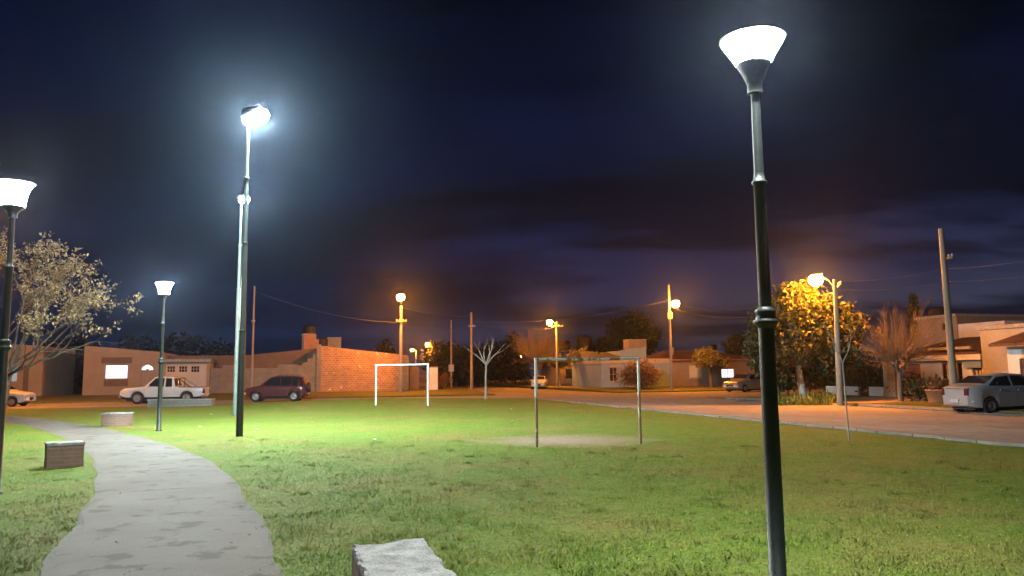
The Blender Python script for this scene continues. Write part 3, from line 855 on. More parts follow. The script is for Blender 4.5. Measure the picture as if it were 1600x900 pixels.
shrub(1342, 51, 3.6, 2.6, 'dark overgrown hedge between the drooping tree and the white pillar', 54, M['leafdark'], n=1500, size=.14)
shrub(1300, 52, 3.2, 2.2, 'dark hedge right under the drooping tree behind the lamp pole', 57, M['leafdark'], n=1300, size=.14)
shrub(690, 76, 1.6, 1.4, 'low brown shrub beside the white gate pillar', 55, M['leafred'])
shrub(1452, 38.0, 1.0, 1.3, 'dark clipped hedge in front of the tiled house', 56, M['leafdark'], n=700)
# strappy plants at the foot of the drooping tree
for i, (px, Y, w_, lab) in enumerate([(1236, 38.9, 1.1, 'left clump of strappy leaves under the drooping tree'), (1261, 38.4, 1.3, 'middle clump of strappy leaves beneath the limewashed trunk'), (1287, 39.0, .9, 'right clump of strappy leaves beside the orange lamp pole')]):
    ng = np.random.default_rng(90 + i); p = gp(px, Y)
    n = 230; a = ng.uniform(0, 6.283, n); r = ng.random(n) ** .5 * w_; x0, y0 = r * np.cos(a), r * np.sin(a) * .7
    b = ng.uniform(0, 6.283, n); out = ng.uniform(.1, .5, n); hh = ng.uniform(.15, .62, n) * (1.1 - .5 * (r / w_))
    wv = np.stack([-np.sin(b), np.cos(b), 0 * b], 1) * .016
    P0 = np.stack([x0, y0, 0 * a], 1); P1_ = np.stack([x0 + out * .45 * np.cos(b), y0 + out * .45 * np.sin(b), hh], 1); P2_ = np.stack([x0 + out * np.cos(b), y0 + out * np.sin(b), hh * .75], 1)
    q1 = np.stack([P0 - wv, P0 + wv, P1_ + wv, P1_ - wv], 1); q2 = np.stack([P1_ - wv, P1_ + wv, P2_ + wv * .2, P2_ - wv * .2], 1)
    o = polymesh('strappy_plant', np.concatenate([q1, q2]).reshape(-1, 3), 4, M['leafstrap']); o.location = p
    tag(o, lab, 'plant', 'strappy plants under the tree')

# ------------------------------------------------------------------ buildings
def frx(c): return lambda u, v, z: (u, c + v, z)      # facade facing -y
def fry(c): return lambda u, v, z: (c + v, u, z)      # facade facing -x
def wall(mb, fr, u0_, u1_, z0, ztop, th, ops=()):
    if not callable(ztop): zz = ztop; ztop = lambda u: zz
    us = sorted({u0_, u1_, *[o[0] for o in ops], *[o[1] for o in ops]})
    zs = sorted({z0, *[o[2] for o in ops], *[o[3] for o in ops]}) + [None]
    def zval(u, k): return ztop(u) if zs[k] is None else zs[k]
    nu, nz = len(us) - 1, len(zs) - 1
    def solid(i, k):
        if i < 0 or k < 0 or i >= nu or k >= nz: return False
        um = (us[i] + us[i + 1]) / 2; za = zval(um, k); zb = zval(um, k + 1); zm = (za + zb) / 2
        return not any(o[0] < um < o[1] and o[2] < zm < o[3] for o in ops)
    for i in range(nu):
        for k in range(nz):
            if not solid(i, k): continue
            a, b = us[i], us[i + 1]
            za0, za1, zb0, zb1 = zval(a, k), zval(b, k), zval(a, k + 1), zval(b, k + 1)
            F_ = [fr(a, 0, za0), fr(b, 0, za1), fr(b, 0, zb1), fr(a, 0, zb0)]; B_ = [fr(a, th, za0), fr(b, th, za1), fr(b, th, zb1), fr(a, th, zb0)]
            mb.add(F_, [(0, 1, 2, 3)]); mb.add(B_, [(3, 2, 1, 0)])
            for (di, dk, e) in ((0, -1, (0, 1)), (1, 0, (1, 2)), (0, 1, (2, 3)), (-1, 0, (3, 0))):
                if not solid(i + di, k + dk):
                    mb.add([F_[e[0]], F_[e[1]], B_[e[1]], B_[e[0]]], [(0, 1, 2, 3)])
def window(root, fr, o, pane, frame='trim', mull=(1, 1), bar=.05, name='window', v0=.06, light=False):
    u0_, u1_, z0, z1 = o
    mb = MB()
    def bx(a, b, c, d, va, vb):
        P = [fr(x, v, z) for z in (c, d) for v in (va, vb) for x in (a, b)]
        mb.add(P, [(0, 2, 3, 1), (4, 5, 7, 6), (0, 1, 5, 4), (2, 6, 7, 3), (0, 4, 6, 2), (1, 3, 7, 5)])
    bx(u0_, u1_, z0, z0 + bar, v0, v0 + .06); bx(u0_, u1_, z1 - bar, z1, v0, v0 + .06)
    bx(u0_, u0_ + bar, z0 + bar, z1 - bar, v0, v0 + .06); bx(u1_ - bar, u1_, z0 + bar, z1 - bar, v0, v0 + .06)
    for i in range(1, mull[0]):
        u = u0_ + (u1_ - u0_) * i / mull[0]; bx(u - bar * .4, u + bar * .4, z0 + bar, z1 - bar, v0 + .005, v0 + .05)
    for i in range(1, mull[1]):
        z = z0 + (z1 - z0) * i / mull[1]; bx(u0_ + bar, u1_ - bar, z - bar * .4, z + bar * .4, v0 + .008, v0 + .047)
    w_ = part(name, mb, M[frame], root)
    mb = MB(); b_ = bar * .8
    P = [fr(x, v, z) for z in (z0 + b_, z1 - b_) for v in (v0 + .03, v0 + .038) for x in (u0_ + b_, u1_ - b_)]
    mb.add(P, [(0, 2, 3, 1), (4, 5, 7, 6), (0, 1, 5, 4), (2, 6, 7, 3), (0, 4, 6, 2), (1, 3, 7, 5)])
    part('pane', mb, M[pane], w_)
    return w_
def sill(root, fr, o, mat='trim'):
    mb = MB(); P = [fr(x, v, z) for z in (o[2] - .09, o[2] - .003) for v in (-.07, .05) for x in (o[0] - .08, o[1] + .08)]
    mb.add(P, [(0, 2, 3, 1), (4, 5, 7, 6), (0, 1, 5, 4), (2, 6, 7, 3), (0, 4, 6, 2), (1, 3, 7, 5)]); part('sill', mb, M[mat], root)
def fbox(mb, fr, u0_, u1_, v0, v1, z0, z1):
    P = [fr(x, v, z) for z in (z0, z1) for v in (v0, v1) for x in (u0_, u1_)]
    mb.add(P, [(0, 2, 3, 1), (4, 5, 7, 6), (0, 1, 5, 4), (2, 6, 7, 3), (0, 4, 6, 2), (1, 3, 7, 5)])
def shell(mb, u0_, u1_, v0, v1, zt, fr, z0=-.2):
    """side and back walls with tops following zt(u)"""
    a, b = zt(u0_), zt(u1_)
    fbox(mb, fr, u0_, u0_ + .2, v0, v1, z0, a); fbox(mb, fr, u1_ - .2, u1_, v0, v1, z0, b)
    P = [fr(u, v, z) for v in (v1 - .2, v1 - .002) for (u, z) in ((u0_ + .2, z0), (u1_ - .2, z0), (u1_ - .2, b - .02), (u0_ + .2, a - .02))]
    mb.add(P, [(0, 1, 2, 3), (7, 6, 5, 4), (0, 4, 5, 1), (1, 5, 6, 2), (2, 6, 7, 3), (3, 7, 4, 0)])
def slab(mb, fr, u0_, u1_, v0, v1, zt, dz, th=.12):
    P = [fr(u, v, zt(u) + dz + k) for k in (-th, 0) for v in (v0, v1) for u in (u0_, u1_)]
    mb.add(P, [(0, 2, 3, 1), (4, 5, 7, 6), (0, 1, 5, 4), (2, 6, 7, 3), (0, 4, 6, 2), (1, 3, 7, 5)])
class Front:
    """a building whose facade lies on the street grid plane t=T (or s=S); pixels give its outline, in metres, on that plane"""
    def __init__(s, name, label, cat, T=None, S=None, px0=0, px1=100, group=None):
        s.T, s.S = T, S
        a = s.raw(px0, 605); b = s.raw(px1, 605)
        lo, hi = min(a[0], b[0]), max(a[0], b[0])
        s.o = lo; s.w = hi - lo
        s.z = gz(lo + .5, T) if T else gz(S, lo + .5)
        loc = G(lo, T, s.z) if T else G(S, lo, s.z)
        s.root = thing(name, label, cat, loc, TH, group)
        s.fr = frx(0) if T else fry(0)
    def raw(s, px, py):
        q = hit_t(px, py, s.T) if s.T else hit_s(px, py, s.S)
        return (q.x, q.z) if s.T else (q.y, q.z)
    def u(s, px): return s.raw(px, 600)[0] - s.o
    def zz(s, px, py): return s.raw(px, py)[1] - s.z
    def op(s, xa, xb, ya, yb):
        u1_, u2_ = sorted((s.u(xa), s.u(xb))); xm = (xa + xb) / 2
        return (u1_, u2_, s.zz(xm, yb), s.zz(xm, ya))

def semicircle(fr, uc, z0, r, v, n=10):
    return [(uc + r * math.cos(math.pi * k / n), z0 + r * math.sin(math.pi * k / n)) for k in range(n + 1)]

# leftmost salmon house
T0 = 71.0
b = Front('house', 'salmon house at the left edge with one arched lit window', 'house', T=T0, px0=-70, px1=65)
z1 = b.zz(65, 541); zt = lambda u, z1=z1, w=b.w: z1 + (1 - u / w) * .45
W1 = b.op(9, 26, 574, 596); D1 = b.op(35, 44, 571, 612)
mb = MB(); wall(mb, b.fr, 0, b.w, -.2, zt, .2, [W1, D1]); shell(mb, 0, b.w, .2, 9, zt, b.fr); part('wall', mb, M['salmon'], b.root)
mb = MB(); slab(mb, b.fr, .2, b.w - .2, .2, 8.8, zt, -.25); part('roof', mb, M['sheet'], b.root)
window(b.root, b.fr, W1, 'litdim', 'whitetrim', (2, 2), .05)
mb = MB(); fbox(mb, b.fr, D1[0], D1[1], .08, .14, -.1, D1[3]); part('door', mb, M['darkplaster'], b.root)

# salmon house with the bright window
b = Front('house', 'salmon house with a bright rectangular window and sloping parapet', 'house', T=T0, px0=129, px1=249)
za, zb_ = b.zz(130, 540), b.zz(248, 550); zt = lambda u, za=za, zb_=zb_, w=b.w: za + (zb_ - za) * u / w
W1 = b.op(163, 199, 570, 592)
DR = b.op(220, 239, 580, 618); DR = (DR[0], DR[1], -.1, DR[3]); 
FAN = (DR[0] + .05, DR[1] - .05)
mb = MB(); wall(mb, b.fr, 0, b.w, -.2, zt, .2, [W1, DR]); shell(mb, 0, b.w, .2, 9, zt, b.fr); part('wall', mb, M['salmon'], b.root)
mb = MB(); slab(mb, b.fr, .2, b.w - .2, .2, 8.8, zt, -.25); part('roof', mb, M['sheet'], b.root)
window(b.root, b.fr, W1, 'litwin', 'trim', (1, 1), .05)
mb = MB(); fbox(mb, b.fr, W1[0] - .3, W1[1] + .3, -.03, -.003, W1[3] + .1, W1[3] + .62); part('window_band', mb, M['darkplaster'], b.root)
mb = MB(); fbox(mb, b.fr, W1[0] - .05, W1[1] + .05, -.03, -.003, W1[2] - .62, W1[2] - .04); part('window_band', mb, M['darkplaster'], b.root)
mb = MB(); fbox(mb, b.fr, DR[0], DR[1], .08, .14, -.1, DR[3]); d_ = part('door', mb, M['salmon'], b.root)
uc = (DR[0] + DR[1]) / 2; z0 = DR[3] + .08; rr_ = (DR[1] - DR[0]) / 2 - .02
mb = MB(); mb.prism(semicircle(b.fr, uc, z0, rr_ + .06, 0), lambda u, z, c: b.fr(u, c, z - .02), -.03, -.003); fl = part('fanlight', mb, M['trim'], b.root)
for k in range(3):
    a0, a1 = math.pi * (k + .07) / 3, math.pi * (k + .93) / 3
    poly = [(uc + rr_ * .3 * math.cos(a0), z0 + rr_ * .3 * math.sin(a0))] + [(uc + rr_ * math.cos(a0 + (a1 - a0) * j / 5), z0 + rr_ * math.sin(a0 + (a1 - a0) * j / 5)) for j in range(6)] + [(uc + rr_ * .3 * math.cos(a1), z0 + rr_ * .3 * math.sin(a1))]
    mb = MB(); mb.prism(poly, lambda u, z, c: b.fr(u, c, z), -.04, -.031); part('pane', mb, M['litwin'], fl)

# garage
b = Front('garage', 'low pale garage with three small windows high in its door', 'garage', T=T0, px0=250, px1=327)
zt0 = b.zz(290, 566); zt = lambda u: zt0
GD = b.op(258, 322, 569, 618); GD = (GD[0], GD[1], -.1, GD[3])
mb = MB(); wall(mb, b.fr, 0, b.w, -.2, zt, .2, [GD]); shell(mb, 0, b.w, .2, 8, zt, b.fr); part('wall', mb, M['salmon'], b.root)
mb = MB(); fbox(mb, b.fr, -.0, b.w + .1, -.35, 8.1, zt0 + .005, zt0 + .28); part('roof', mb, M['sheet'], b.root)
W = [b.op(*q, 571.5, 582) for q in ((259.5, 273), (278, 292), (297, 311))]
mb = MB(); wall(mb, frx(.08), GD[0], GD[1], GD[2], GD[3], .06, W); gd = part('garage_door', mb, M['garage'], b.root)
for w_ in W: window(gd, frx(.06), w_, 'glass', 'garage', (3, 2), .05)
# building behind the wall
b = Front('shed', 'long rendered shed behind the block wall with a sloping top', 'building', T=T0 + 3, px0=262, px1=506)
za, zb_ = b.zz(262, 556), b.zz(500, 543)
zm = b.zz(385, 555); um = b.u(385)
zt = lambda u: za + (zm - za) * u / um if u < um else zm + (zb_ - zm) * (u - um) / (b.w - um)
mb = MB()
P = [(0, -.2), (b.w, -.2), (b.w, zb_), (um, zm), (0, za)]
mb.prism(P, lambda u, z, c: b.fr(u, c, z), 0, .2); mb.prism([(0, -.2), (b.w, -.2), (b.w, zb_ - .03), (um, zm - .03), (0, za - .03)], lambda u, z, c: b.fr(u, c, z), 7.8, 8)
fbox(mb, b.fr, 0, .2, .2, 7.8, -.2, za); fbox(mb, b.fr, b.w - .2, b.w, .2, 7.8, -.2, zb_); part('wall', mb, M['darkplaster'], b.root)
mb = MB(); mb.prism([(.2, za - .3), (um, zm - .3), (b.w - .2, zb_ - .3), (b.w - .2, zb_ - .18), (um, zm - .18), (.2, za - .18)], lambda u, z, c: b.fr(u, c, z), .2, 7.8); part('roof', mb, M['sheet'], b.root)
# block wall
b = Front('block_wall', 'grey concrete block yard wall behind the maroon car', 'wall', T=T0, px0=328, px1=496.5)
zt0 = b.zz(420, 575)
mb = MB(); fbox(mb, b.fr, 0, b.w, 0, .18, -.2, zt0)
for (xa, xb, y) in ((347, 366, 570.5), (433, 465, 569)):
    fbox(mb, b.fr, b.u(xa), b.u(xb), .002, .178, zt0, b.zz((xa + xb) / 2, y))
for xa in (338, 384, 440): fbox(mb, b.fr, b.u(xa), b.u(xa) + .22, -.12, -.002, -.2, zt0 - .25)
part('wall', mb, M['block'], b.root)
# stepped top toward the brick building
mb = MB(); us = [(465, 571), (472, 566), (480, 560), (488, 553)]
for (xa, y), xb in zip(us, (472, 480, 488, 496)):
    fbox(mb, b.fr, b.u(xa) + .003, b.u(xb), .002, .178, zt0 + .001, b.zz(xb, y))
part('stepped_end', mb, M['block'], b.root)

# hollow brick building
b = Front('brick_building', 'unrendered orange brick building with a sloping top behind the far goal', 'building', T=T0, px0=497, px1=638)
za, zb_ = b.zz(497, 540), b.zz(638, 555.5); zt = lambda u, za=za, zb_=zb_, w=b.w: za + (zb_ - za) * u / w
mb = MB(); wall(mb, b.fr, 0, b.w, -.2, zt, .2); shell(mb, 0, b.w, .2, 12, zt, b.fr); part('wall', mb, M['hollow'], b.root)
mb = MB(); slab(mb, b.fr, .2, b.w - .2, .2, 11.8, zt, -.3); part('roof', mb, M['sheet'], b.root)
mb = MB(); fbox(mb, b.fr, b.u(627), b.w + .01, -.12, -.003, -.2, zt(b.w) - .1); part('pier', mb, M['block'], b.root)
mb = MB(); fbox(mb, b.fr, -.16, .22, -.10, -.003, -.2, za + .1); part('pier', mb, M['block'], b.root)
# rooftop tower and tanks
bt = Front('brick_tower', 'small square brick tank tower beside the tall end of the brick building', 'tower', T=T0 + 4, px0=473, px1=497)
z1 = bt.zz(485, 523)
mb = MB(); fbox(mb, bt.fr, 0, bt.w * .75, 0, 1.6, 0, z1); fbox(mb, bt.fr, bt.w * .752, bt.w, .1, 1.5, 0, bt.zz(495, 530)); part('wall', mb, M['solidbrick'], bt.root)
mb = MB(); fbox(mb, bt.fr, -.06, bt.w * .78, -.06, 1.66, z1 + .002, z1 + .1); part('cap', mb, M['concrete'], bt.root)
bt2 = Front('tank_tower', 'grey rendered tank block standing above the brick building roof', 'tower', T=T0 + 6, px0=510, px1=532)
mb = MB(); fbox(mb, bt2.fr, 0, bt2.w, 0, 1.6, 0, bt2.zz(520, 528)); part('wall', mb, M['block'], bt2.root)
mb = MB(); fbox(mb, bt2.fr, -.06, bt2.w + .06, -.06, 1.66, bt2.zz(520, 528) + .002, bt2.zz(520, 527)); part('cap', mb, M['concrete'], bt2.root)
def tank(px, pyb, pyt, T, r, label, S=None):
    q = hit_t(px, pyb, T) if T else hit_s(px, pyb, S)
    q2 = hit_t(px, pyt, T) if T else hit_s(px, pyt, S)
    H = q2.z - q.z
    o = thing('water_tank', label, 'water tank', G(q.x, q.y, q.z), 0, 'roof water tanks')
    mb = MB(); mb.lathe([(r * .94, 0), (r, .06), (r, H * .3), (r * .97, H * .33), (r, H * .36), (r, H * .62), (r * .97, H * .65), (r, H * .68), (r, H * .82), (r * .7, H * .93), (r * .3, H * .96)], 18); part('tank_body', mb, M['tank'], o)
    mb = MB(); mb.lathe([(r * .3, H * .962), (r * .3, H * 1.0), (r * .05, H * 1.03)], 14); part('lid', mb, M['tank'], o)
    mb = MB(); mb.box(-r, r, -r, r, -.12, -.003)
    for sx in (-1, 1):
        for sy in (-1, 1): mb.box(sx * r * .8 - .06, sx * r * .8 + .06, sy * r * .8 - .06, sy * r * .8 + .06, -q.z + .2, -.12)
    part('tank_stand', mb, M['concrete'], o)
tank(483, 522.5, 508, T0 + 4.8, .6, 'dark water tank on top of the square brick tower')
tank(503, 541, 528, T0 + 5.2, .55, 'dark water tank between the brick tower and the grey tank block')
# gate yard right of brick building
b = Front('yard_wall', 'low plastered wall joining the brick building to the gate', 'wall', T=T0 + 1.0, px0=638.5, px1=655)
mb = MB(); fbox(mb, b.fr, 0, b.w, 0, .2, -.2, b.zz(646, 573)); part('wall', mb, M['darkplaster'], b.root)
b = Front('yard_gate', 'dark metal yard gate beside the white pillar', 'gate', T=T0 + 1.05, px0=655.5, px1=670)
mb = MB()
for k in range(9): fbox(mb, b.fr, b.w * k / 9 + .02, b.w * (k + 1) / 9 - .02, 0, .03, .05, b.zz(662, 578))
part('bars', mb, M['darkwood'], b.root)
for z_ in (.2, 1.4):
    mb = MB(); fbox(mb, b.fr, 0, b.w, .032, .07, z_, z_ + .08); part('rail', mb, M['plastic'], b.root)
b = Front('gate_pillar', 'broad white gate pillar standing right of the far goal', 'pillar', T=T0 + .6, px0=671, px1=684)
mb = MB(); z1 = b.zz(678, 574.5); fbox(mb, b.fr, 0, b.w, 0, .5, -.2, z1); part('shaft', mb, M['white'], b.root)
mb = MB(); fbox(mb, b.fr, -.04, b.w + .04, -.04, .54, z1 + .002, z1 + .09); part('cap', mb, M['concrete'], b.root)

# blue grey house
TB = 74.0
b = Front('house', 'blue grey house with an arched window and a pale pink roof band', 'house', T=TB, px0=940, px1=1050)
zt0 = b.zz(1000, 568); ztop = b.zz(1000, 560.5)
AW = b.op(953, 965, 574, 596)
DOR = b.op(925 + 17, 950, 575, 606)
mb = MB(); wall(mb, b.fr, 0, b.w, -.2, zt0, .2, [AW]); shell(mb, 0, b.w, .2, 9, lambda u: zt0, b.fr); part('wall', mb, M['bluewall'], b.root)
mb = MB(); fbox(mb, b.fr, -.05, b.w + .05, -.12, 9.05, zt0 + .004, ztop); part('roof_band', mb, M['band'], b.root)
w_ = window(b.root, b.fr, AW, 'glass', 'trim', (2, 2), .06)
uc = (AW[0] + AW[1]) / 2; rr_ = (AW[1] - AW[0]) / 2
mb = MB(); mb.prism(semicircle(b.fr, uc, AW[3] + .004, rr_, 0), lambda u, z, c: b.fr(u, c, z), -.03, -.003); part('arch_trim', mb, M['trim'], w_)
P = [b.fr(u, v, z) for v in (2.0, 2.25) for u, z in ((b.u(982), ztop), (b.u(1024), ztop), (b.u(1024), b.zz(1024, 541.5)), (b.u(1005), b.zz(1005, 543)), (b.u(984), b.zz(984, 546)))]
mb = MB(); mb.add(P, [(0, 1, 2, 3, 4), (9, 8, 7, 6, 5)] + [(i, (i + 1) % 5, (i + 1) % 5 + 5, i + 5) for i in range(5)]); fbox(mb, b.fr, b.u(984), b.u(1024), 2.252, 6, ztop, b.zz(1000, 547)); part('upper_wall', mb, M['bluewall'], b.root)
mb = MB(); P = [b.fr(u, v, z) for u in (0, b.u(981)) for v, z in ((.2, ztop + .004), (6, ztop + .004), (6, b.zz(960, 549)), (5.5, b.zz(960, 548)))]
mb.add(P, [(0, 1, 2, 3), (7, 6, 5, 4), (0, 4, 5, 1), (1, 5, 6, 2), (2, 6, 7, 3), (3, 7, 4, 0)]); part('roof', mb, M['sheet'], b.root)
bt = Front('tank_housing', 'pale square tank housing on the roof of the blue grey house', 'tank housing', T=TB + 3, px0=985, px1=1012)
z0 = bt.zz(1000, 545); z1 = bt.zz(1000, 531.5)
mb = MB(); fbox(mb, bt.fr, 0, bt.w, 0, 1.6, z0, z1); part('wall', mb, M['pinkwall'], bt.root)
mb = MB(); fbox(mb, bt.fr, -.05, bt.w + .05, -.05, 1.65, z1 + .002, z1 + .1); part('cap', mb, M['concrete'], bt.root)

# pink hip-roof house
b = Front('house', 'dusty pink house with hipped tile roof and two bright windows', 'house', T=TB, px0=1052.5, px1=1192)
zt0 = b.zz(1120, 563)
W1 = b.op(1077, 1097, 570, 591); W2 = b.op(1128, 1148, 576, 590.5)
mb = MB(); wall(mb, b.fr, 0, b.w, -.2, zt0, .2, [W1, W2]); shell(mb, 0, b.w, .2, 9, lambda u: zt0, b.fr); part('wall', mb, M['pinkwall'], b.root)
window(b.root, b.fr, W1, 'curtain', 'trim', (1, 1), .09); window(b.root, b.fr, W2, 'litwin', 'whitetrim', (2, 1), .06)
sill(b.root, b.fr, W1); sill(b.root, b.fr, W2)
zr = b.zz(1110, 545.5) * 1.0
e = .35
E_ = [(-e, -e), (b.w + e, -e), (b.w + e, 9 + e), (-e, 9 + e)]
R1, R2 = (b.w * .12, 4.5), (b.w * .58, 4.5)
V_ = [b.fr(u, v, zt0 + .005) for u, v in E_] + [b.fr(*R1, zr), b.fr(*R2, zr)] + [b.fr(u, v, zt0 + .14) for u, v in E_]
mb = MB(); mb.add(V_, [(0, 3, 2, 1), (0, 1, 7, 6), (1, 2, 8, 7), (2, 3, 9, 8), (3, 0, 6, 9), (6, 7, 5, 4), (8, 9, 4, 5), (7, 8, 5), (9, 6, 4)]); rf = part('roof', mb, M['rooftile'], b.root)
mb = MB(); fbox(mb, b.fr, -e, b.w + e, -e - .05, -e - .003, zt0 - .02, zt0 + .12); part('gutter', mb, M['orange'], b.root)
mb = MB(); uu = b.u(1068); fbox(mb, b.fr, uu - .1, uu + .1, 2.2, 2.4, zt0 + .6, b.zz(1068, 543) ); fbox(mb, b.fr, uu - .2, uu + .2, 2.1, 2.5, b.zz(1068, 543) + .004, b.zz(1068, 542)); part('chimney', mb, M['concrete'], rf)
tank(1113, 547, 538.5, TB + 5.5, .55, 'dark water tank on the ridge of the pink house')
# dark house behind the street trees, between the bare tree and the blue house
b = Front('house', 'dim greyish house half hidden behind the street trees left of the blue house', 'house', T=TB + 16, px0=876, px1=939)
zt0 = b.zz(900, 566)
W1 = b.op(884, 895, 576, 592); W2 = b.op(922, 932, 574, 602)
mb = MB(); wall(mb, b.fr, 0, b.w, -.2, zt0, .2, [W1, W2]); shell(mb, 0, b.w, .2, 8, lambda u: zt0, b.fr); part('wall', mb, M['pinkwall'], b.root)
mb = MB(); fbox(mb, b.fr, -.3, b.w + .3, -.5, 8.2, zt0 + .004, zt0 + .25); part('roof', mb, M['sheet'], b.root)
window(b.root, b.fr, W1, 'glass'); mb = MB(); fbox(mb, b.fr, W2[0], W2[1], .08, .14, W2[2], W2[3]); part('door', mb, M['darkwood'], b.root)
tank(913, 549, 524, TB + 34, 1.25, 'tall dark water tank on a stand above the dim house')
tank(882, 548, 531, TB + 36, .9, 'smaller dark water tank left of the tall one above the dim house')
# clipped street trees with pale trunks
for px, Y, H, lab in ((913, 86, 4.4, 'clipped street tree with a pale trunk in front of the dim house'), (875, 92, 4.0, 'street tree with a limewashed foot under the bare tree'), (941, 84, 3.6, 'dark trunked street tree at the left corner of the blue house')):
    p = gp(px, Y)
    tree_leafy(p, [((0, 0, H * .78), (1.6, 1.3, H * .18)), ((.5, 0, H * .7), (1.2, 1.1, H * .16)), ((-.7, .1, H * .72), (1.1, 1.1, H * .15))], H * .55, .17, lab, 'tree', M['leafyellow'] if px == 913 else M['leafdark'], M['limewash'] if px != 941 else M['bark'], int(px), 500, .13, 'clipped street trees', 'street_tree')

# white low wall, pillar and dark fence at the near right block
SW = 31.5
b = Front('garden_wall', 'low white garden wall with a tall white pillar behind the pollarded tree', 'wall', S=SW, px0=1300, px1=1402)
mb = MB()
zc = b.zz(1370, 604.5); zp = b.zz(1393, 566)
for xa, xb in ((1357, 1386), (1318, 1340), (1290, 1310)):
    ua, ub = sorted((b.u(xa), b.u(xb))); fbox(mb, b.fr, ua, ub, 0, .2, -.2, zc)
part('wall', mb, M['white'], b.root)
mb = MB(); ua, ub = sorted((b.u(1384.5), b.u(1402))); fbox(mb, b.fr, ua, ub, -.15, .35, -.2, zp); pl = part('pillar', mb, M['white'], b.root)
mb = MB(); fbox(mb, b.fr, ub - .95, ub - .35, -.20, -.153, b.zz(1393, 596), b.zz(1393, 584)); part('meter_box', mb, M['box'], pl)
mb = MB()
ua, ub = sorted((b.u(1310), b.u(1384)))
k = ua
while k < ub:
    fbox(mb, b.fr, k, k + .05, .08, .12, zc + .003, zc + 1.15); k += .16
fbox(mb, b.fr, ua, ub, .125, .15, zc + .9, zc + .96); part('railing', mb, M['plastic'], b.root)

# tiled house
SH = 36.0
b = Front('house', 'white house with a dark tiled roof and shaded porch behind the silver sedan', 'house', S=SH, px0=1408, px1=1541)
zf0, zf1 = b.zz(1500, 563), b.zz(1500, 556)
ops = [b.op(1521, 1536, 575, 598), b.op(1497, 1505, 562, 606), b.op(1474, 1481, 562, 606), b.op(1412, 1440, 563, 612)]
ops = [(o[0], o[1], max(o[2], -.1), min(o[3], zf0 - .15)) for o in ops]
mb = MB(); wall(mb, b.fr, 0, b.w, -.2, zf0, .2, ops); shell(mb, 0, b.w, .2, 9, lambda u: zf0, b.fr); part('wall', mb, M['white'], b.root)
window(b.root, b.fr, ops[0], 'curtain', 'darkwood', (2, 1), .12)
for o_ in ops[1:3]: window(b.root, b.fr, o_, 'glass', 'darkwood', (1, 2), .05)
mb = MB(); fbox(mb, b.fr, ops[3][0], ops[3][1], .12, .18, ops[3][2], ops[3][3]); part('porch_wall', mb, M['solidbrick'], b.root)
ua, ub = sorted((b.u(1513), b.u(1541)))
mb = MB(); fbox(mb, b.fr, ua, ub, -.25, -.003, b.zz(1528, 575) + .02, b.zz(1528, 562)); part('awning', mb, M['bluewall'], b.root)
mb = MB(); fbox(mb, b.fr, -.3, b.w, -.55, .0, zf0 + .004, zf1 + .05); part('fascia', mb, M['white'], b.root)
zr = b.zz(1520, 527)
mb = MB(); P = [b.fr(u, v, z) for u in (-.35, b.w - .02) for v, z in ((-.6, zf1 + .06), (5.0, zr + .12), (10, zf1 + .06), (10, zf1 + .2), (5.0, zr + .27), (-.6, zf1 + .2))]
mb.add(P, [(0, 1, 2, 3, 4, 5), (11, 10, 9, 8, 7, 6)] + [(i, (i + 1) % 6, (i + 1) % 6 + 6, i + 6) for i in range(6)]); part('roof', mb, M['rooftile'], b.root)
mb = MB(); ua, ub = sorted((b.u(1470), b.u(1538))); fbox(mb, b.fr, ua, ub, -.75, -.603, zf1 + .35, zf1 + .5); part('gutter', mb, M['concrete'], b.root)
# terracotta planter in front
p = gp(1467, 36.0); mb = MB(); mb.lathe([(.42, 0), (.52, .5), (.56, .52), (.56, .6), (.46, .6), (.44, .5)], 16)
o = thing('planter', 'terracotta coloured garden planter behind the silver sedan', 'planter', p); part('pot', mb, M['orange'], o)
ng = np.random.default_rng(77); leaves('plant', cloud(ng, 40, .45, .45, .35, (0, 0, .8), .2), 6, .1, .1, M['leafred'], o, ng)

# cream cube
b = Front('house', 'plain cream flat roofed block behind the silver sedan', 'house', S=34.2, px0=1538, px1=1680)
zt0 = b.zz(1570, 513.5)
ops = [b.op(1577, 1580, 557, 606)]
ops = []
mb = MB(); wall(mb, b.fr, 0, b.w, -.2, zt0, .2, ops); shell(mb, 0, b.w, .2, 7, lambda u: zt0, b.fr); part('wall', mb, M['cream'], b.root)
mb = MB(); fbox(mb, b.fr, -.08, b.w + .08, -.12, 7.1, zt0 + .004, zt0 + .2); part('roof_slab', mb, M['concrete'], b.root)
# white house with tiled canopy at the right edge
b = Front('house', 'white house with a small tiled canopy at the right edge', 'house', S=32.0, px0=1578, px1=1700)
zt0 = b.zz(1590, 541)
DW = b.op(1596, 1606, 560, 612)
mb = MB(); wall(mb, b.fr, 0, b.w, -.2, zt0, .2, [DW]); shell(mb, 0, b.w, .2, 2.0, lambda u: zt0, b.fr); part('wall', mb, M['white'], b.root)
mb = MB(); fbox(mb, b.fr, DW[0], DW[1], .08, .14, DW[2], DW[3]); part('door', mb, M['darkwood'], b.root)
mb = MB(); P = [b.fr(u, v, z) for u in (-.2, b.w + .3) for v, z in ((-.75, zt0), (2.1, zt0 + .75), (2.1, zt0 + .9), (-.75, zt0 + .13))]
mb.add(P, [(0, 1, 2, 3), (7, 6, 5, 4), (0, 4, 5, 1), (1, 5, 6, 2), (2, 6, 7, 3), (3, 7, 4, 0)]); part('canopy', mb, M['rooftile'], b.root)
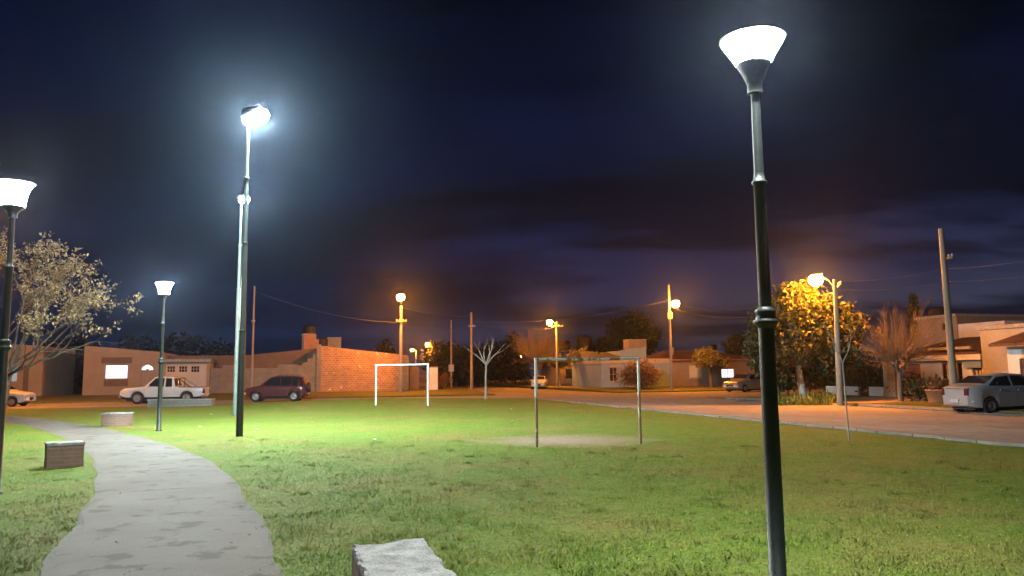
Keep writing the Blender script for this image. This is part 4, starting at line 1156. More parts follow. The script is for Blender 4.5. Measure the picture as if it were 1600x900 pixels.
# upper buildings behind
b = Front('apartment_block', 'upper storey of a dull pinkish building behind the tiled house', 'building', S=47, px0=1440, px1=1503)
mb = MB(); zt0 = b.zz(1470, 497); W1 = b.op(1478, 1490, 503, 516); wall(mb, b.fr, 0, b.w, -.2, zt0, .2, [W1]); shell(mb, 0, b.w, .2, 7, lambda u: zt0, b.fr); part('wall', mb, M['pinkwall'], b.root)
mb = MB(); fbox(mb, b.fr, -.1, b.w + .1, -.2, 7.1, zt0 + .004, zt0 + .22); part('roof_slab', mb, M['concrete'], b.root); window(b.root, b.fr, W1, 'glass')
b = Front('apartment_block', 'white upper wall rising behind the tiled roof and the cream block', 'building', S=44, px0=1504, px1=1578)
mb = MB(); za = b.zz(1575, 500.5); zb_ = b.zz(1505, 506); zt = lambda u, w=b.w: za + (zb_ - za) * u / w
wall(mb, b.fr, 0, b.w, -.2, zt, .2); shell(mb, 0, b.w, .2, 6, zt, b.fr); part('wall', mb, M['white'], b.root)
mb = MB(); slab(mb, b.fr, .2, b.w - .2, .2, 5.8, zt, -.2); part('roof', mb, M['sheet'], b.root)
b = Front('house', 'dark tiled roof line beyond the white upper wall at far right', 'house', S=56, px0=1470, px1=1690)
zt0 = b.zz(1560, 505); mb = MB(); fbox(mb, b.fr, 0, b.w, 0, 9, -.2, zt0); part('wall', mb, M['darkplaster'], b.root)
mb = MB(); zr = b.zz(1560, 489); P = [b.fr(u, v, z) for u in (-.4, b.w + .4) for v, z in ((-.5, zt0 + .004), (4.5, zr), (9.5, zt0 + .004))]
mb.add(P, [(0, 1, 2), (5, 4, 3), (0, 3, 4, 1), (1, 4, 5, 2), (2, 5, 3, 0)]); part('roof', mb, M['rooftile'], b.root)
tank(1468, 496, 480, None, .8, 'dark water tank on the upper building beside the leaning pole', S=50)
# cypress
p = gp(1437, 62); ng = np.random.default_rng(70)
o = thing('cypress', 'slim dark cypress behind the pollarded tree', 'tree', p); mb = MB(); mb.tube([(0, 0, 0), (0, 0, 6.8)], [.15, .03], 7); part('trunk', mb, M['bark'], o)
zz_ = ng.uniform(.5, 7.6, 260); rr_ = .75 * np.clip((7.7 - zz_) / 4.0, .05, 1); aa_ = ng.uniform(0, 6.283, 260)
leaves('crown', np.stack([rr_ * np.cos(aa_), rr_ * np.sin(aa_), zz_], 1), 10, .14, .13, M['leafdark'], o, ng)

# ------------------------------------------------------------------ poles, street lamps, wires
def upole(p, H, r, label, mat, lean=(0, 0), arms=(), lampd=None, box=None, group='utility poles', cat='utility pole', name='utility_pole', lampH=None):
    o = thing(name, label, cat, p, 0, group)
    top = Vector((lean[0], lean[1], H))
    mb = MB(); mb.tube([(0, 0, -.2), top * .5, top], [r, r * .83, r * .62], 10); part('pole', mb, mat, o)
    for f, L, an in arms:
        c = top * f; d = Vector((math.cos(an), math.sin(an), 0))
        mb = MB(); mb.rbox(c + d.cross(UP) * (r + .04), d * L / 2, d.cross(UP) * .04, UP * .045); ca = part('crossarm', mb, M['woodpole'], o)
        for k in (-.9, -.35, .35, .9):
            mb = MB(); q = c + d.cross(UP) * (r + .04) + d * L / 2 * k; mb.lathe([(.018, .045), (.035, .07), (.045, .11), (.03, .15), (.012, .17)], 8, q); part('insulator', mb, M['ceramic'], ca)
    if box:
        bz, bd, (bw, bh) = box
        d = Vector((*bd, 0)).normalized(); c = top * (bz / H)
        mb = MB(); mb.rbox(c + d * (r + .10), d.cross(UP) * bw / 2, d * .09, UP * bh / 2); part('junction_box', mb, M['box'], o)
    if lampd is not None:
        d = Vector(lampd); z = lampH or H - .15
        c = top * (z / H)
        e = c + d
        mb = MB(); mb.tube([c - Vector((0, 0, .35)), c + d * .35 + Vector((0, 0, .02)), e + Vector((0, 0, .1))], [.03, .028, .026], 8); part('lamp_arm', mb, M['fixture'], o)
        dn = Vector((d.x, d.y, 0)).normalized(); sd = dn.cross(UP)
        mb = MB(); vs = []
        n = 12
        for (kx, kz, ks) in ((-.34, .09, .3), (-.26, .13, .75), (0, .16, 1.0), (.22, .13, .85), (.34, .07, .3)):
            for k in range(n):
                a_ = math.pi * k / (n - 1)
                q = e + dn * (kx + .1) + sd * (.17 * ks * math.cos(a_)) + UP * (.06 + (kz - .04) * math.sin(a_))
                vs.append(q)
        mb.add(vs, [(i * n + k, i * n + k + 1, (i + 1) * n + k + 1, (i + 1) * n + k) for i in range(4) for k in range(n - 1)], True)
        hd = part('lamp_head', mb, M['fixture'], o)
        mb = MB(); c2 = e + dn * .1 + UP * .045
        mb.lathe([(.03, -.52), (.16, -.49), (.26, -.41), (.325, -.29), (.325, -.17), (.27, -.05), (.18, 0)], 20, c2); part('lamp_bowl', mb, M['sodium'], hd)
    return o, Vector(p) + top
def poleat(px, Y, py_top):
    p = gp(px, Y); q = hitY(px, py_top, Y); return p, q.z - p.z
tops = {}
SL = 'orange street lamps on poles'
def add(key, px, Y, pyt, r, label, mat, top_px=None, **kw):
    p, H = poleat(px, Y, pyt)
    lean = (0, 0)
    if top_px is not None:
        q = hitY(top_px, pyt, Y); lean = (q.x - p.x, 0)
    o, t = upole(p, H, r, label, mat, lean, **kw); tops[key] = t
add('A', 626, 66.5, 478, .17, 'orange lit concrete pole with a street lamp in front of the brick wall', M['pole'], arms=((.82, .9, TH),), lampd=(.12, -1.1, .25), group=SL, cat='street lamp', name='street_lamp', lampH=8.0)
add('B', 673.5, 150, 538, .17, 'second orange lamp along the far street, right of the far goal', M['pole'], arms=((.93, 2.2, .3),), lampd=(-.6, -.5, .3), group=SL, cat='street lamp', name='street_lamp')
add('C', 650, 190, 547, .17, 'smaller orange lamp between the two larger ones above the far goal', M['pole'], lampd=(-.8, -.5, .3), group=SL, cat='street lamp', name='street_lamp')
add('D', 705, 84, 500, .12, 'thin grey pole with a pale box beside the wooden corner pole', M['pole'], box=(2.4, (0.1, -1), (.55, .75)))
add('E', 737, 74, 488, .15, 'pale wooden pole standing alone on the street corner left of the bare sapling', M['woodpole'], arms=((.82, .7, TH),))
add('F', 871, 90, 503, .15, 'middle orange street lamp above the bare twiggy tree', M['pole'], lampd=(-.75, -.6, .25), arms=((.93, 1.5, TH),), group=SL, cat='street lamp', name='street_lamp')
add('G2', 818, 205, 556, .15, 'tiniest orange street lamp low over the dark trees', M['pole'], lampd=(-.7, -.6, .3), group=SL, cat='street lamp', name='street_lamp')
add('H', 1050, 70, 445, .14, 'orange street lamp pole with a pale box between the blue and pink houses', M['pole'], lampd=(.42, -.35, .0), lampH=7.95, box=(6.7, (0.0, -1), (.42, .6)), group=SL, cat='street lamp', name='street_lamp')
add('I', 1313, 37.4, 437, .16, 'largest orange street lamp on a concrete pole beside the drooping tree', M['pole'], top_px=1304.5, lampd=(-.55, .75, .42), arms=((.955, .9, 1.3),), group=SL, cat='street lamp', name='street_lamp')
add('J', 1493, 33.5, 357, .17, 'tall leaning wooden pole behind the silver sedan', M['woodpole'], top_px=1470, arms=((.83, .6, 1.9),))
add('K', 393, 66, 447, .11, 'slim orange lit pole rising behind the floodlight masts over the block wall', M['pole'], arms=((.66, .3, .2),))
# thin rusty antenna poles far behind
def wire(a, b, sag, label, r=.012, n=14):
    a, b = Vector(a), Vector(b); mb = MB()
    mb.tube([a.lerp(b, i / n) - UP * sag * 4 * (i / n) * (1 - i / n) - (a if True else 0) for i in range(n + 1)], r, 5)
    o = solo('overhead_wire', mb, M['cable'], label, 'wire', a, 0, 'overhead wires'); return o
TT = lambda k, dz: tops[k] + UP * dz
add('L', -55, 47.5, 412, .15, 'orange street lamp standing past the left end of the salmon house', M['pole'], lampd=(.8, -.5, .25), group=SL, cat='street lamp', name='street_lamp')
wire(TT('A', -.1), TT('E', -.35), .3, 'overhead wire from the lit corner lamp to the wooden corner pole', .02)
wire(TT('A', -1.5), TT('E', -1.2), .5, 'lower overhead wire from the corner lamp crossarm to the wooden pole', .02)
wire(TT('A', -1.45), TT('K', -.4), .6, 'overhead wire running left from the corner lamp to the slim pole', .02)
wire(TT('E', -.9), TT('H', -1.4), .7, 'long overhead wire from the wooden corner pole to the lamp by the blue house', .022)
wire(TT('E', -1.3), TT('F', -.6), .4, 'overhead wire from the wooden corner pole to the middle lamp', .022)
wire(TT('H', -1.5), TT('I', -.6), .8, 'overhead wire from the lamp by the blue house to the largest street lamp', .016)
wire(TT('H', -2.0), TT('I', -1.1), .9, 'lower overhead wire from the lamp by the blue house to the largest street lamp', .016)
wire(TT('I', -.1), TT('J', -1.8), .15, 'upper overhead wire from the largest lamp to the leaning pole', .011)
wire(TT('I', -.45), TT('J', -2.35), .2, 'lower overhead wire from the largest lamp to the leaning pole', .011)
pe = hitY(1720, 385, 27); wire(TT('J', -1.8), pe, .15, 'upper overhead wire leaving the leaning pole to the right edge', .011)
pe = hitY(1720, 408, 27); wire(TT('J', -2.35), pe, .2, 'lower overhead wire leaving the leaning pole to the right edge', .011)
wire(TT('B', -.3), TT('D', -2.0), .4, 'overhead wire from the second far lamp to the thin grey pole', .025)

# ------------------------------------------------------------------ cars
def interp(x, pts):
    if x <= pts[0][0]: return pts[0][1]
    for (a, b), (c, d) in zip(pts, pts[1:]):
        if x <= c: return b + (d - b) * (x - a) / (c - a) if c > a else d
    return pts[-1][1]
def car(name, label, loc, rz, paint, L, W, top, belt, wx, wr, glass, ws, sill=.24, rimm='rim', bumper='plastic', cat='car', extras=None, bed=None, group='cars parked along the streets', round_=.16, fl=None, tl=None):
    """x forward; top/belt: lists of (x, z); wx: (rear axle, front axle); glass: side window polygons; ws: (x ranges of screens)"""
    o = thing(name, label, cat, loc, rz, group)
    Ra = wr + .055
    xs = set(np.linspace(-L / 2, L / 2, 60).tolist())
    for w_ in wx:
        for k in np.linspace(-Ra, Ra, 15): xs.add(w_ + float(k))
    for q, _ in top: xs.add(q)
    xs = sorted(xs)
    xs = [x for i, x in enumerate(xs) if -L / 2 <= x <= L / 2]
    def half(x):
        f = abs(x) / (L / 2)
        return W / 2 * (1 - round_ * max(0, (f - .72) / .28) ** 2.2)
    def low(x):
        z = sill + .10 * max(0, (abs(x) / (L / 2) - .8) / .2) ** 2
        for w_ in wx:
            if abs(x - w_) < Ra: z = max(z, wr + math.sqrt(Ra ** 2 - (x - w_) ** 2) )
        return z
    def sec(x):
        h = half(x); zl = low(x); zb = interp(x, belt); zt = max(interp(x, top), zb + .01)
        g = zt - zb
        wt = h * .955 - .02 - g * .30
        zl = min(zl, zb - .12)
        return h, zl, zb, zt, wt
    rows = []
    for x in xs:
        h, zl, zb, zt, wt = sec(x); g = zt - zb
        k = min(.06, g * .35)
        hf = [(h * .80, zl), (h * .97, zl + .01), (h * .985, zl + .4 * (zb - zl)), (h, zl + .62 * (zb - zl)), (h * .985, zb - .05), (h * .955, zb), (wt + .005, zt - k), (wt - .05, zt - k * .25), (wt * .55, zt + .012), (0, zt + .02)]
        rows.append([(x, -y, z) for y, z in hf] + [(x, y, z) for y, z in hf[-2::-1]])
    n = len(rows[0]); vs = [v for r in rows for v in r]; fs = []
    for i in range(len(rows) - 1):
        for k in range(n): fs.append((i * n + k, i * n + (k + 1) % n, (i + 1) * n + (k + 1) % n, (i + 1) * n + k))
    mb = MB(); mb.add(vs, fs, True); mb.add(rows[0][::-1], [tuple(range(n))]); mb.add(rows[-1], [tuple(range(n))])
    me = mb.mesh('body', paint); ob = link('body', me, o)
    bm = bmesh.new(); bm.from_mesh(me); bmesh.ops.remove_doubles(bm, verts=bm.verts, dist=.0005)
    for e in bm.edges:
        if len(e.link_faces) == 2 and e.calc_face_angle(0) > .55: e.smooth = False
    bm.to_mesh(me); bm.free()
    def side_y(x, z):
        h, zl, zb, zt, wt = sec(x); g = zt - zb; k = min(.06, g * .35)
        if z <= zb: return h * .985
        f = min(1, (z - zb) / max(.01, zt - k - zb)); return h * .955 + (wt + .005 - h * .955) * f
    for sgn in (-1, 1):
        for poly in glass:
            mb = MB(); m_ = len(poly)
            # densify
            pp = []
            for (a, b), (c, d) in zip(poly, poly[1:] + poly[:1]):
                for j in range(4): pp.append((a + (c - a) * j / 4, b + (d - b) * j / 4))
            m_ = len(pp)
            V = [(x, sgn * (side_y(x, z) + .006), z) for x, z in pp] + [(x, sgn * (side_y(x, z) - .02), z) for x, z in pp]
            mb.add(V, [tuple(range(m_)), tuple(range(2 * m_ - 1, m_ - 1, -1))] + [(i, (i + 1) % m_, (i + 1) % m_ + m_, i + m_) for i in range(m_)])
            part('side_window', mb, M['glass'], o)
    for nm, xa, xb in ws:
        mb = MB(); V = []
        for j in range(7):
            x = xa + (xb - xa) * j / 6; h, zl, zb, zt, wt = sec(x)
            for f in (-1, -.5, 0, .5, 1):
                V.append((x + (.006 if xa > 0 else -.006), f * (wt - .07), zt + .020 - .012 * abs(f) + .008))
        mb.add(V, [(j * 5 + k, j * 5 + k + 1, j * 5 + k + 6, j * 5 + k + 5) for j in range(6) for k in range(4)], True)
        part(nm, mb, M['glass'], o)
    for w_ in wx:
        for sgn in (-1, 1):
            y0 = sgn * (W / 2 - .115)
            mb = MB(); prof = [(wr * .62, -.095), (wr * .93, -.10), (wr, -.07), (wr, .07), (wr * .93, .10), (wr * .62, .095)]
            V = []; N_ = 24
            for r_, yy in prof:
                for k in range(N_): a_ = 6.2832 * k / N_; V.append((w_ + r_ * math.cos(a_), y0 + yy, wr + r_ * math.sin(a_)))
            mb.add(V, [(i * N_ + k, i * N_ + (k + 1) % N_, ((i + 1) % 6) * N_ + (k + 1) % N_, ((i + 1) % 6) * N_ + k) for i in range(6) for k in range(N_)], True)
            wl = thing_part('wheel', o)
            part('tyre', mb, M['tyre'], wl)
            mb = MB(); V = []; prof = [(.04, .085), (wr * .2, .085), (wr * .24, .06), (wr * .5, .055), (wr * .56, .09), (wr * .63, .09), (wr * .63, -.05)]
            for r_, yy in prof:
                for k in range(N_): a_ = 6.2832 * k / N_; V.append((w_ + r_ * math.cos(a_), y0 + sgn * yy, wr + r_ * math.sin(a_)))
            mb.add(V, [(i * N_ + k, i * N_ + (k + 1) % N_, (i + 1) * N_ + (k + 1) % N_, (i + 1) * N_ + k) for i in range(len(prof) - 1) for k in range(N_)], True)
            mb.add(V[:N_], [tuple(range(N_))])
            part('rim', mb, M[rimm], wl)
            for k in range(5):
                pass
    def bump_bar(x, s, z, hgt, mat, nm):
        mb = MB(); pts = []
        h = half(x * .98)
        for f in (-1, -.85, -.4, 0, .4, .85, 1):
            pts.append((x + s * (.05 - .16 * f * f), f * (h + .02), z))
        V = []
        for q in pts:
            for dx, dz in ((-.10, -hgt / 2), (.0, -hgt / 2 * .9), (.045, 0), (.0, hgt / 2 * .9), (-.10, hgt / 2)): V.append((q[0] + s * dx, q[1], q[2] + dz))
        mb.add(V, [(i * 5 + k, i * 5 + k + 1, (i + 1) * 5 + k + 1, (i + 1) * 5 + k) for i in range(6) for k in range(4)], True)
        part(nm, mb, mat, o)
    bump_bar(L / 2 - .05, 1, .45, .24, M[bumper] if isinstance(bumper, str) else bumper, 'front_bumper'); bump_bar(-L / 2 + .05, -1, .45, .24, M[bumper] if isinstance(bumper, str) else bumper, 'rear_bumper')
    zb = interp(L / 2 - .02, belt)
    fl = fl or (zb - .20, .20, .09); tl = tl or (interp(-L / 2 + .02, belt) - .2, .10, .16)
    for sgn in (-1, 1):
        hx = half(L / 2 - .02)
        mb = MB(); mb.rbox((L / 2 - .055, sgn * (hx - fl[1] * .9), fl[0]), (.07, 0, 0), (-.05, sgn * fl[1], 0), (-.02, 0, fl[2])); part('headlight', mb, M['lens'], o)
        mb = MB(); mb.rbox((L / 2 - .15, sgn * (hx + .002), fl[0]), (.05, -sgn * .012, 0), (0, .025, 0), (0, 0, fl[2] * .8)); part('indicator', mb, M['amber'], o)
        hx = half(-L / 2 + .02)
        mb = MB(); mb.rbox((-L / 2 + .06, sgn * (hx - tl[1] + .015), tl[0]), (.075, 0, 0), (.02, sgn * tl[1], 0), (.015, 0, tl[2])); part('tail_light', mb, M['redlens'], o)
        # mirror, handles
        xm = glass[0][-1][0] if False else max(q[0] for g_ in glass for q in g_) - .12
        zm = interp(xm, belt) + .08
        mb = MB(); mb.rbox((xm, sgn * (side_y(xm, zm) + .10), zm), (.05, 0, 0), (0, .085, 0), (0, 0, .06)); part('mirror', mb, paint, o)
        for xh in (wx[0] + .55, wx[0] + 1.35):
            if xh < xm - .3:
                mb = MB(); zh = interp(xh, belt) - .10; mb.rbox((xh, sgn * (side_y(xh, zh) + .012), zh), (.09, 0, 0), (0, .018, 0), (0, 0, .018)); part('door_handle', mb, paint, o)
    mb = MB(); mb.rbox((L / 2 + .005, 0, .46), (.01, 0, 0), (0, .2, 0), (0, 0, .06)); part('number_plate', mb, M['plate'], o)
    mb = MB(); mb.rbox((-L / 2 - .012 - .035, 0, .52 if bed else .50), (.01, 0, 0), (0, .2, 0), (0, 0, .06)); part('number_plate', mb, M['plate'], o)
    mb = MB(); mb.rbox((L / 2 - .015, 0, zb - .19), (.03, 0, 0), (0, .42, 0), (0, 0, .07)); part('grille', mb, M['plastic'], o)
    mb = MB(); mb.box(-L / 2 + .35, L / 2 - .35, -W / 2 + .28, W / 2 - .28, .16, .42); part('underbody', mb, M['plastic'], o)
    # door seams
    for xd in ((wx[0] + wx[1]) / 2 - .08, wx[1] - .42):
        for sgn in (-1, 1):
            mb = MB(); zb_ = interp(xd, belt); V = []
            for z in np.linspace(sill + .06, zb_ - .01, 6): 
                h, zl, zbb, zt, wt = sec(xd)
                for dx in (-.006, .006): V.append((xd + dx, sgn * (h * (.985 if z > zbb - .08 or z < zl + .2 else 1.0) + .003), z))
            mb.add(V, [(i * 2, i * 2 + 1, i * 2 + 3, i * 2 + 2) for i in range(5)]); part('door_seam', mb, M['plastic'], o)
    if extras: extras(o, sec, side_y)
    return o
def thing_part(name, parent):
    o = link(name, None, parent); o.empty_display_size = .1; return o

# white double cab pickup, nose to the left
LP = 5.2
ptop = [(-2.6, 1.02), (-.82, 1.03), (-.80, 1.08), (-.62, 1.74), (.25, 1.76), (.55, 1.72), (1.08, 1.13), (1.25, 1.09), (2.35, 1.0), (2.6, .86)]
pbelt = [(-2.6, 1.0), (-.82, 1.0), (1.15, 1.06), (2.3, .96), (2.6, .82)]
def pex(o, sec, sy):
    mb = MB()
    for sgn in (-1, 1): mb.tube([(-.95, sgn * .68, 1.0), (-1.0, sgn * .66, 1.55), (-1.04, sgn * .5, 1.64)], .035, 8); mb.tube([(-1.02, sgn * .6, 1.58), (-1.75, sgn * .68, 1.02)], .03, 8)
    mb.tube([(-1.04, -.5, 1.64), (-1.04, .5, 1.64)], .035, 8); part('roll_bar', mb, M['chrome'], o)
    mb = MB(); mb.box(-2.5, -.88, -.72, .72, 1.045, 1.056); part('bed_cover', mb, M['plastic'], o)
    mb = MB(); mb.rbox((2.58, 0, .5), (.06, 0, 0), (0, .82, 0), (0, 0, .10)); part('bull_bar', mb, M['steel'], o)
a_ = at(253, 630.5)
car('pickup_truck', 'white pickup with a chrome roll bar parked before the salmon house', (a_.x, a_.y + .5, 0), TH + math.pi - math.radians(8), M['carwhite'], LP, 1.75, ptop, pbelt, (-1.55, 1.5), .38,
    [[(-.62, 1.08), (-.56, 1.62), (-.20, 1.65), (-.20, 1.08)], [(-.10, 1.08), (-.10, 1.65), (.45, 1.64), (.92, 1.12)]], [('windscreen', .60, 1.06), ('rear_window', -.79, -.66)], .42, 'steel', 'steel', 'pickup', pex, True)

# maroon suv with a spare wheel
stop_ = [(-1.98, 1.02), (-1.95, 1.1), (-1.78, 1.60), (-1.2, 1.68), (.0, 1.69), (.32, 1.62), (1.02, 1.08), (1.2, 1.04), (1.9, .92), (2.08, .78)]
sbelt = [(-1.98, 1.0), (1.1, 1.0), (1.9, .88), (2.08, .74)]
def sex(o, sec, sy):
    mb = MB(); V = []; N_ = 20
    for r_, xx in ((.2, -2.02), (.32, -2.02), (.34, -2.06), (.34, -2.18), (.31, -2.22), (.1, -2.22)):
        for k in range(N_): a = 6.2832 * k / N_; V.append((xx, .12 + r_ * math.cos(a), .92 + r_ * math.sin(a)))
    mb.add(V, [(i * N_ + k, i * N_ + (k + 1) % N_, (i + 1) * N_ + (k + 1) % N_, (i + 1) * N_ + k) for i in range(5) for k in range(N_)], True); mb.add(V[-N_:], [tuple(range(N_))])
    part('spare_wheel', mb, M['plastic'], o)
    for sgn in (-1, 1):
        mb = MB(); mb.tube([(-1.5, sgn * .6, 1.70), (-1.4, sgn * .6, 1.76), (-.1, sgn * .6, 1.76), (.0, sgn * .6, 1.71)], .018, 6); part('roof_rail', mb, M['plastic'], o)
a_ = at(430, 627.2)
car('maroon_suv', 'maroon off-roader with a spare wheel on its back door', (a_.x, a_.y + .5, 0), TH + math.pi - math.radians(10), M['carmaroon'], 4.1, 1.72, stop_, sbelt, (-1.25, 1.28), .35,
    [[(-1.80, 1.06), (-1.70, 1.54), (-1.12, 1.60), (-1.12, 1.06)], [(-1.04, 1.06), (-1.04, 1.60), (-.35, 1.61), (-.35, 1.06)], [(-.27, 1.06), (-.27, 1.61), (.22, 1.58), (.86, 1.08)]], [('windscreen', .38, .98), ('rear_window', -1.93, -1.82)], .32, 'rim', 'plastic', 'car', sex)

sed_top = [(-2.12, .98), (-1.98, 1.04), (-1.52, 1.09), (-1.42, 1.11), (-.82, 1.42), (-.1, 1.47), (.3, 1.44), (1.05, 1.02), (1.2, .98), (1.95, .84), (2.12, .72)]
sed_belt = [(-2.12, .95), (-1.5, 1.0), (.9, .93), (1.95, .80), (2.12, .68)]
sed_glass = [[(-1.28, 1.05), (-.86, 1.34), (-.30, 1.39), (-.30, 1.01)], [(-.20, 1.01), (-.20, 1.39), (.24, 1.37), (.86, .99)]]
sed_ws = [('windscreen', .36, 1.0), ('rear_window', -1.40, -.88)]
# silver sedan at right, tail to the road
def sedx(o, sec, sy):
    mb = MB(); mb.rbox((-2.10, 0, .95), (.02, 0, 0), (0, .45, 0), (0, 0, .014)); part('boot_trim', mb, M['chrome'], o)
a_ = at(1502, 646)
cc = Vector((a_.x, a_.y, 0)) + d1 * 2.15 + d2 * .15
o = car('silver_sedan', 'silver sedan parked tail to the road at the right edge', (cc.x, cc.y, .03), TH - math.radians(3), M['carsilver'], 4.24, 1.68, sed_top, sed_belt, (-1.3, 1.25), .30, sed_glass, sed_ws, .23, 'steel', M['carsilver'], 'car', sedx, tl=(.84, .075, .13), round_=.26)
o.rotation_euler = (0, -math.radians(1.6), TH - math.radians(3))
# silver-grey car on the cross street
a_ = at(1153, 612.5)
cc = Vector((a_.x, a_.y, 0)) + Vector((1.0, .9, 0))
car('grey_car', 'grey car with an orange lit bonnet parked beside the pink house', (cc.x, cc.y, 0), TH + math.pi + math.radians(22), M['cargrey'], 4.4, 1.75, [(x * 1.04, z * 1.03) for x, z in sed_top], [(x * 1.04, z * 1.03) for x, z in sed_belt], (-1.34, 1.32), .31,
    [[(x * 1.04, z * 1.03) for x, z in g_] for g_ in sed_glass], [('windscreen', .38, 1.03), ('rear_window', -1.45, -.92)], .24, 'rim', M['cargrey'])
# white car at the far left
a_ = at(8, 635.5)
hb_top = [(-1.9, .95), (-1.86, 1.05), (-1.45, 1.38), (-.7, 1.44), (.1, 1.42), (.85, 1.0), (1.0, .96), (1.8, .82), (1.95, .7)]
hb_belt = [(-1.9, .92), (.8, .92), (1.8, .78), (1.95, .66)]
car('white_hatchback', 'white car half hidden by the left edge and lamp post', (a_.x - .9, a_.y + .6, 0), TH - math.radians(8), M['carwhite'], 3.9, 1.62, hb_top, hb_belt, (-1.15, 1.2), .30,
    [[(-1.5, .98), (-1.3, 1.30), (-.5, 1.36), (-.5, .98)], [(-.42, .98), (-.42, 1.36), (.06, 1.34), (.68, .97)]], [('windscreen', .16, .80), ('rear_window', -1.80, -1.50)], .23, 'steel', 'plastic')
# white car facing the camera down the street
p = gp(843, 87)
car('white_hatchback', 'white car facing the camera under the bare twiggy tree, behind the near goal', (p.x, p.y, p.z), -math.pi / 2 - .12, M['carwhite'], 3.9, 1.66, hb_top, hb_belt, (-1.15, 1.2), .30,
    [[(-1.5, .98), (-1.3, 1.30), (-.5, 1.36), (-.5, .98)], [(-.42, .98), (-.42, 1.36), (.06, 1.34), (.68, .97)]], [('windscreen', .16, .80), ('rear_window', -1.80, -1.50)], .23, 'steel', 'plastic')

# ------------------------------------------------------------------ litter specks on the lawn
for i, (px, py) in enumerate([(402, 672), (313, 668), (441, 638), (799, 640), (585, 688), (478, 640), (330, 648), (802, 659)]):
    p = at(px, py, .02); mb = MB(); rg = random.Random(i)
    V = [(rg.uniform(-.09, .09), rg.uniform(-.07, .07), .035 + rg.uniform(-.01, .03)) for _ in range(4)]
    V = [(-.055, -.03, .02), (.045, -.04, .03), (.06, .03, .02), (-.03, .045, .04)]
    mb.add(V + [(x, y, z + .006) for x, y, z in V], [(3, 2, 1, 0), (4, 5, 6, 7)] + [(k, (k + 1) % 4, (k + 1) % 4 + 4, k + 4) for k in range(4)])
    solo('litter', mb, M['whitetrim'], 'small pale scrap of litter lying on the lit lawn', 'litter', p, i * 1.3, 'litter scraps on the lawn')

ng = np.random.default_rng(55); NL = 260
lr = 3.6 / (1 - ng.random(NL) * (1 - 3.6 / 20)); lt = ng.uniform(-.75, .75, NL); lx, ly = lr * np.sin(lt), lr * np.cos(lt)
u = ng.normal(0, 1, (NL, 3)) * [1, 1, .25]; u /= np.linalg.norm(u, axis=1, keepdims=True); v = np.cross(u, [0, 0, 1.0] + ng.normal(0, .25, (NL, 3))); ls = ng.uniform(.012, .028, (NL, 1))
P = np.stack([lx, ly, np.full(NL, .052)], 1)
o = polymesh('fallen_leaves', np.stack([P - u * ls, P + v * ls * .6, P + u * ls, P - v * ls * .6], 1).reshape(-1, 3), 4, M['leafred']); o['kind'] = 'stuff'

# ------------------------------------------------------------------ haze
HAZE = True
if HAZE:
    mb = MB(); mb.box(-515, 515, -55, 690, -1.8, 40)  # thin scattering air, added to give the lamps their halos
    hz = link('haze', mb.mesh('haze', None)); hz['kind'] = 'stuff'
    mt = bpy.data.materials.new('lamp_halo_haze'); nt, nd, lk = nodes_of(mt)
    out = nd.new('ShaderNodeOutputMaterial'); pv = nd.new('ShaderNodeVolumePrincipled')
    pv.inputs['Color'].default_value = (.55, .70, 1.0, 1); pv.inputs['Density'].default_value = .00027
    pv.inputs['Anisotropy'].default_value = 0.9
    lk.new(pv.outputs[0], out.inputs['Volume']); hz.data.materials.append(mt)

# ------------------------------------------------------------------ night sky
w = bpy.data.worlds.new('World'); sc.world = w; w.use_nodes = True
nt = w.node_tree; nd, lk = nt.nodes, nt.links
for n in list(nd): nd.remove(n)
out = nd.new('ShaderNodeOutputWorld'); bg = nd.new('ShaderNodeBackground'); lk.new(bg.outputs[0], out.inputs[0])
tc = nd.new('ShaderNodeTexCoord'); sp = nd.new('ShaderNodeSeparateXYZ'); lk.new(tc.outputs['Generated'], sp.inputs[0])
rp = ramp(nd, [(0.0, (.052, .048, .056)), (.05, (.036, .035, .053)), (.12, (.018, .020, .046)), (.22, (.0060, .0098, .034)), (.36, (.0016, .0036, .0155)), (1, (.0005, .0012, .006))])
lk.new(sp.outputs[2], rp.inputs[0])
# the last light lies to the right: x of the view direction
mr = nd.new('ShaderNodeMapRange'); mr.inputs[1].default_value = -.5; mr.inputs[2].default_value = .6; mr.inputs[3].default_value = .30; mr.inputs[4].default_value = 1.75
lk.new(sp.outputs[0], mr.inputs[0])
rl = ramp(nd, [(0, (1, 1, 1)), (.3, (1, 1, 1))])
# blend azimuth factor out with height
hr = nd.new('ShaderNodeMapRange'); hr.inputs[1].default_value = .02; hr.inputs[2].default_value = .40; hr.inputs[3].default_value = 1; hr.inputs[4].default_value = .25
lk.new(sp.outputs[2], hr.inputs[0])
mm = nd.new('ShaderNodeMix'); mm.data_type = 'FLOAT'; lk.new(hr.outputs[0], mm.inputs[0]); mm.inputs[2].default_value = 1.0; lk.new(mr.outputs[0], mm.inputs[3])
sc1 = nd.new('ShaderNodeVectorMath'); sc1.operation = 'SCALE'; lk.new(rp.outputs[0], sc1.inputs[0]); lk.new(mm.outputs[0], sc1.inputs[3])
# tint: bluer left, greyer right near the horizon
tr_ = nd.new('ShaderNodeMapRange'); tr_.inputs[1].default_value = -.35; tr_.inputs[2].default_value = .35; lk.new(sp.outputs[0], tr_.inputs[0])
tint = mixc(nd, lk, tr_.outputs[0], (.22, .70, 1.6), (.98, 1.0, 1.04))
c1 = mixc(nd, lk, 1.0, sc1.outputs[0], tint, 'MULTIPLY')
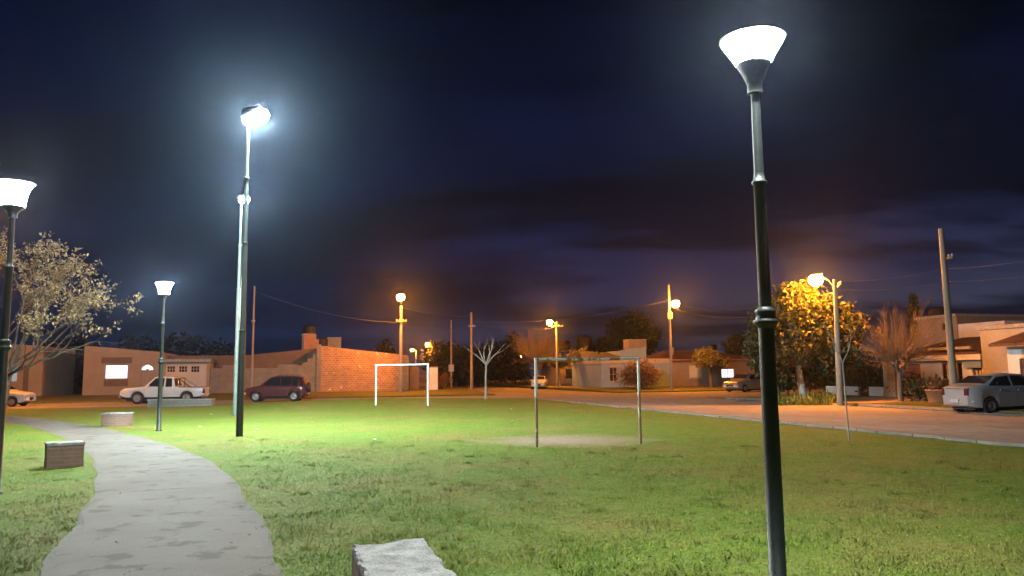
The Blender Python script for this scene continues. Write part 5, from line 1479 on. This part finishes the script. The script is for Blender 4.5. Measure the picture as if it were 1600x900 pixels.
# dark cloud banks, flattened like real stratus: project the direction on a plane overhead
dv = nd.new('ShaderNodeMath'); dv.operation = 'ADD'; dv.inputs[1].default_value = .16; lk.new(sp.outputs[2], dv.inputs[0])
vd = nd.new('ShaderNodeVectorMath'); vd.operation = 'DIVIDE'; lk.new(tc.outputs['Generated'], vd.inputs[0])
cbn = nd.new('ShaderNodeCombineXYZ'); [lk.new(dv.outputs[0], cbn.inputs[i]) for i in range(3)]; lk.new(cbn.outputs[0], vd.inputs[1])
mp = nd.new('ShaderNodeMapping'); mp.inputs['Scale'].default_value = (.55, 1.0, .0); mp.inputs['Location'].default_value = (1.9, .3, 0); lk.new(vd.outputs[0], mp.inputs[0])
nz = noise(nd, lk, mp.outputs[0], 1.0, 6, .55)
rc = ramp(nd, [(.45, (1, 1, 1)), (.58, (.20, .19, .22))]); lk.new(nz.outputs['Fac'], rc.inputs[0])
c2 = mixc(nd, lk, 1.0, c1, rc.outputs[0], 'MULTIPLY')
nb = noise(nd, lk, mp.outputs[0], 1.7, 5, .6)
eb = nd.new('ShaderNodeMath'); eb.operation = 'MULTIPLY_ADD'; lk.new(nb.outputs['Fac'], eb.inputs[0]); eb.inputs[1].default_value = .26
ez = nd.new('ShaderNodeMath'); ez.operation = 'SUBTRACT'; lk.new(sp.outputs[2], ez.inputs[0]); ez.inputs[1].default_value = .13; lk.new(ez.outputs[0], eb.inputs[2])
rb = ramp(nd, [(.145, (0, 0, 0)), (.19, (1, 1, 1)), (.255, (1, 1, 1)), (.34, (0, 0, 0))]); lk.new(eb.outputs[0], rb.inputs[0])
ab = nd.new('ShaderNodeMapRange'); ab.inputs[1].default_value = -.22; ab.inputs[2].default_value = .12; ab.inputs[3].default_value = .15; ab.inputs[4].default_value = .82; lk.new(sp.outputs[0], ab.inputs[0])
fb = nd.new('ShaderNodeMath'); fb.operation = 'MULTIPLY'; lk.new(rb.outputs[0], fb.inputs[0]); lk.new(ab.outputs[0], fb.inputs[1])
c2 = mixc(nd, lk, fb.outputs[0], c2, (.0020, .0023, .0054))
lk.new(c2, bg.inputs[0]); bg.inputs[1].default_value = 1.0

# ------------------------------------------------------------------ render settings
sc.view_settings.view_transform = 'Standard'; sc.view_settings.look = 'None'
sc.view_settings.exposure = 0; sc.view_settings.gamma = 1; sc.view_settings.use_curve_mapping = False
cy = sc.cycles
cy.use_denoising = True
try: cy.denoiser = 'OPENIMAGEDENOISE'
except Exception: pass
cy.max_bounces = 5; cy.diffuse_bounces = 2; cy.glossy_bounces = 2; cy.transmission_bounces = 2; cy.volume_bounces = 0; cy.transparent_max_bounces = 4
cy.sample_clamp_indirect = 2.0
cy.use_light_tree = True
cy.caustics_reflective = False; cy.caustics_refractive = False
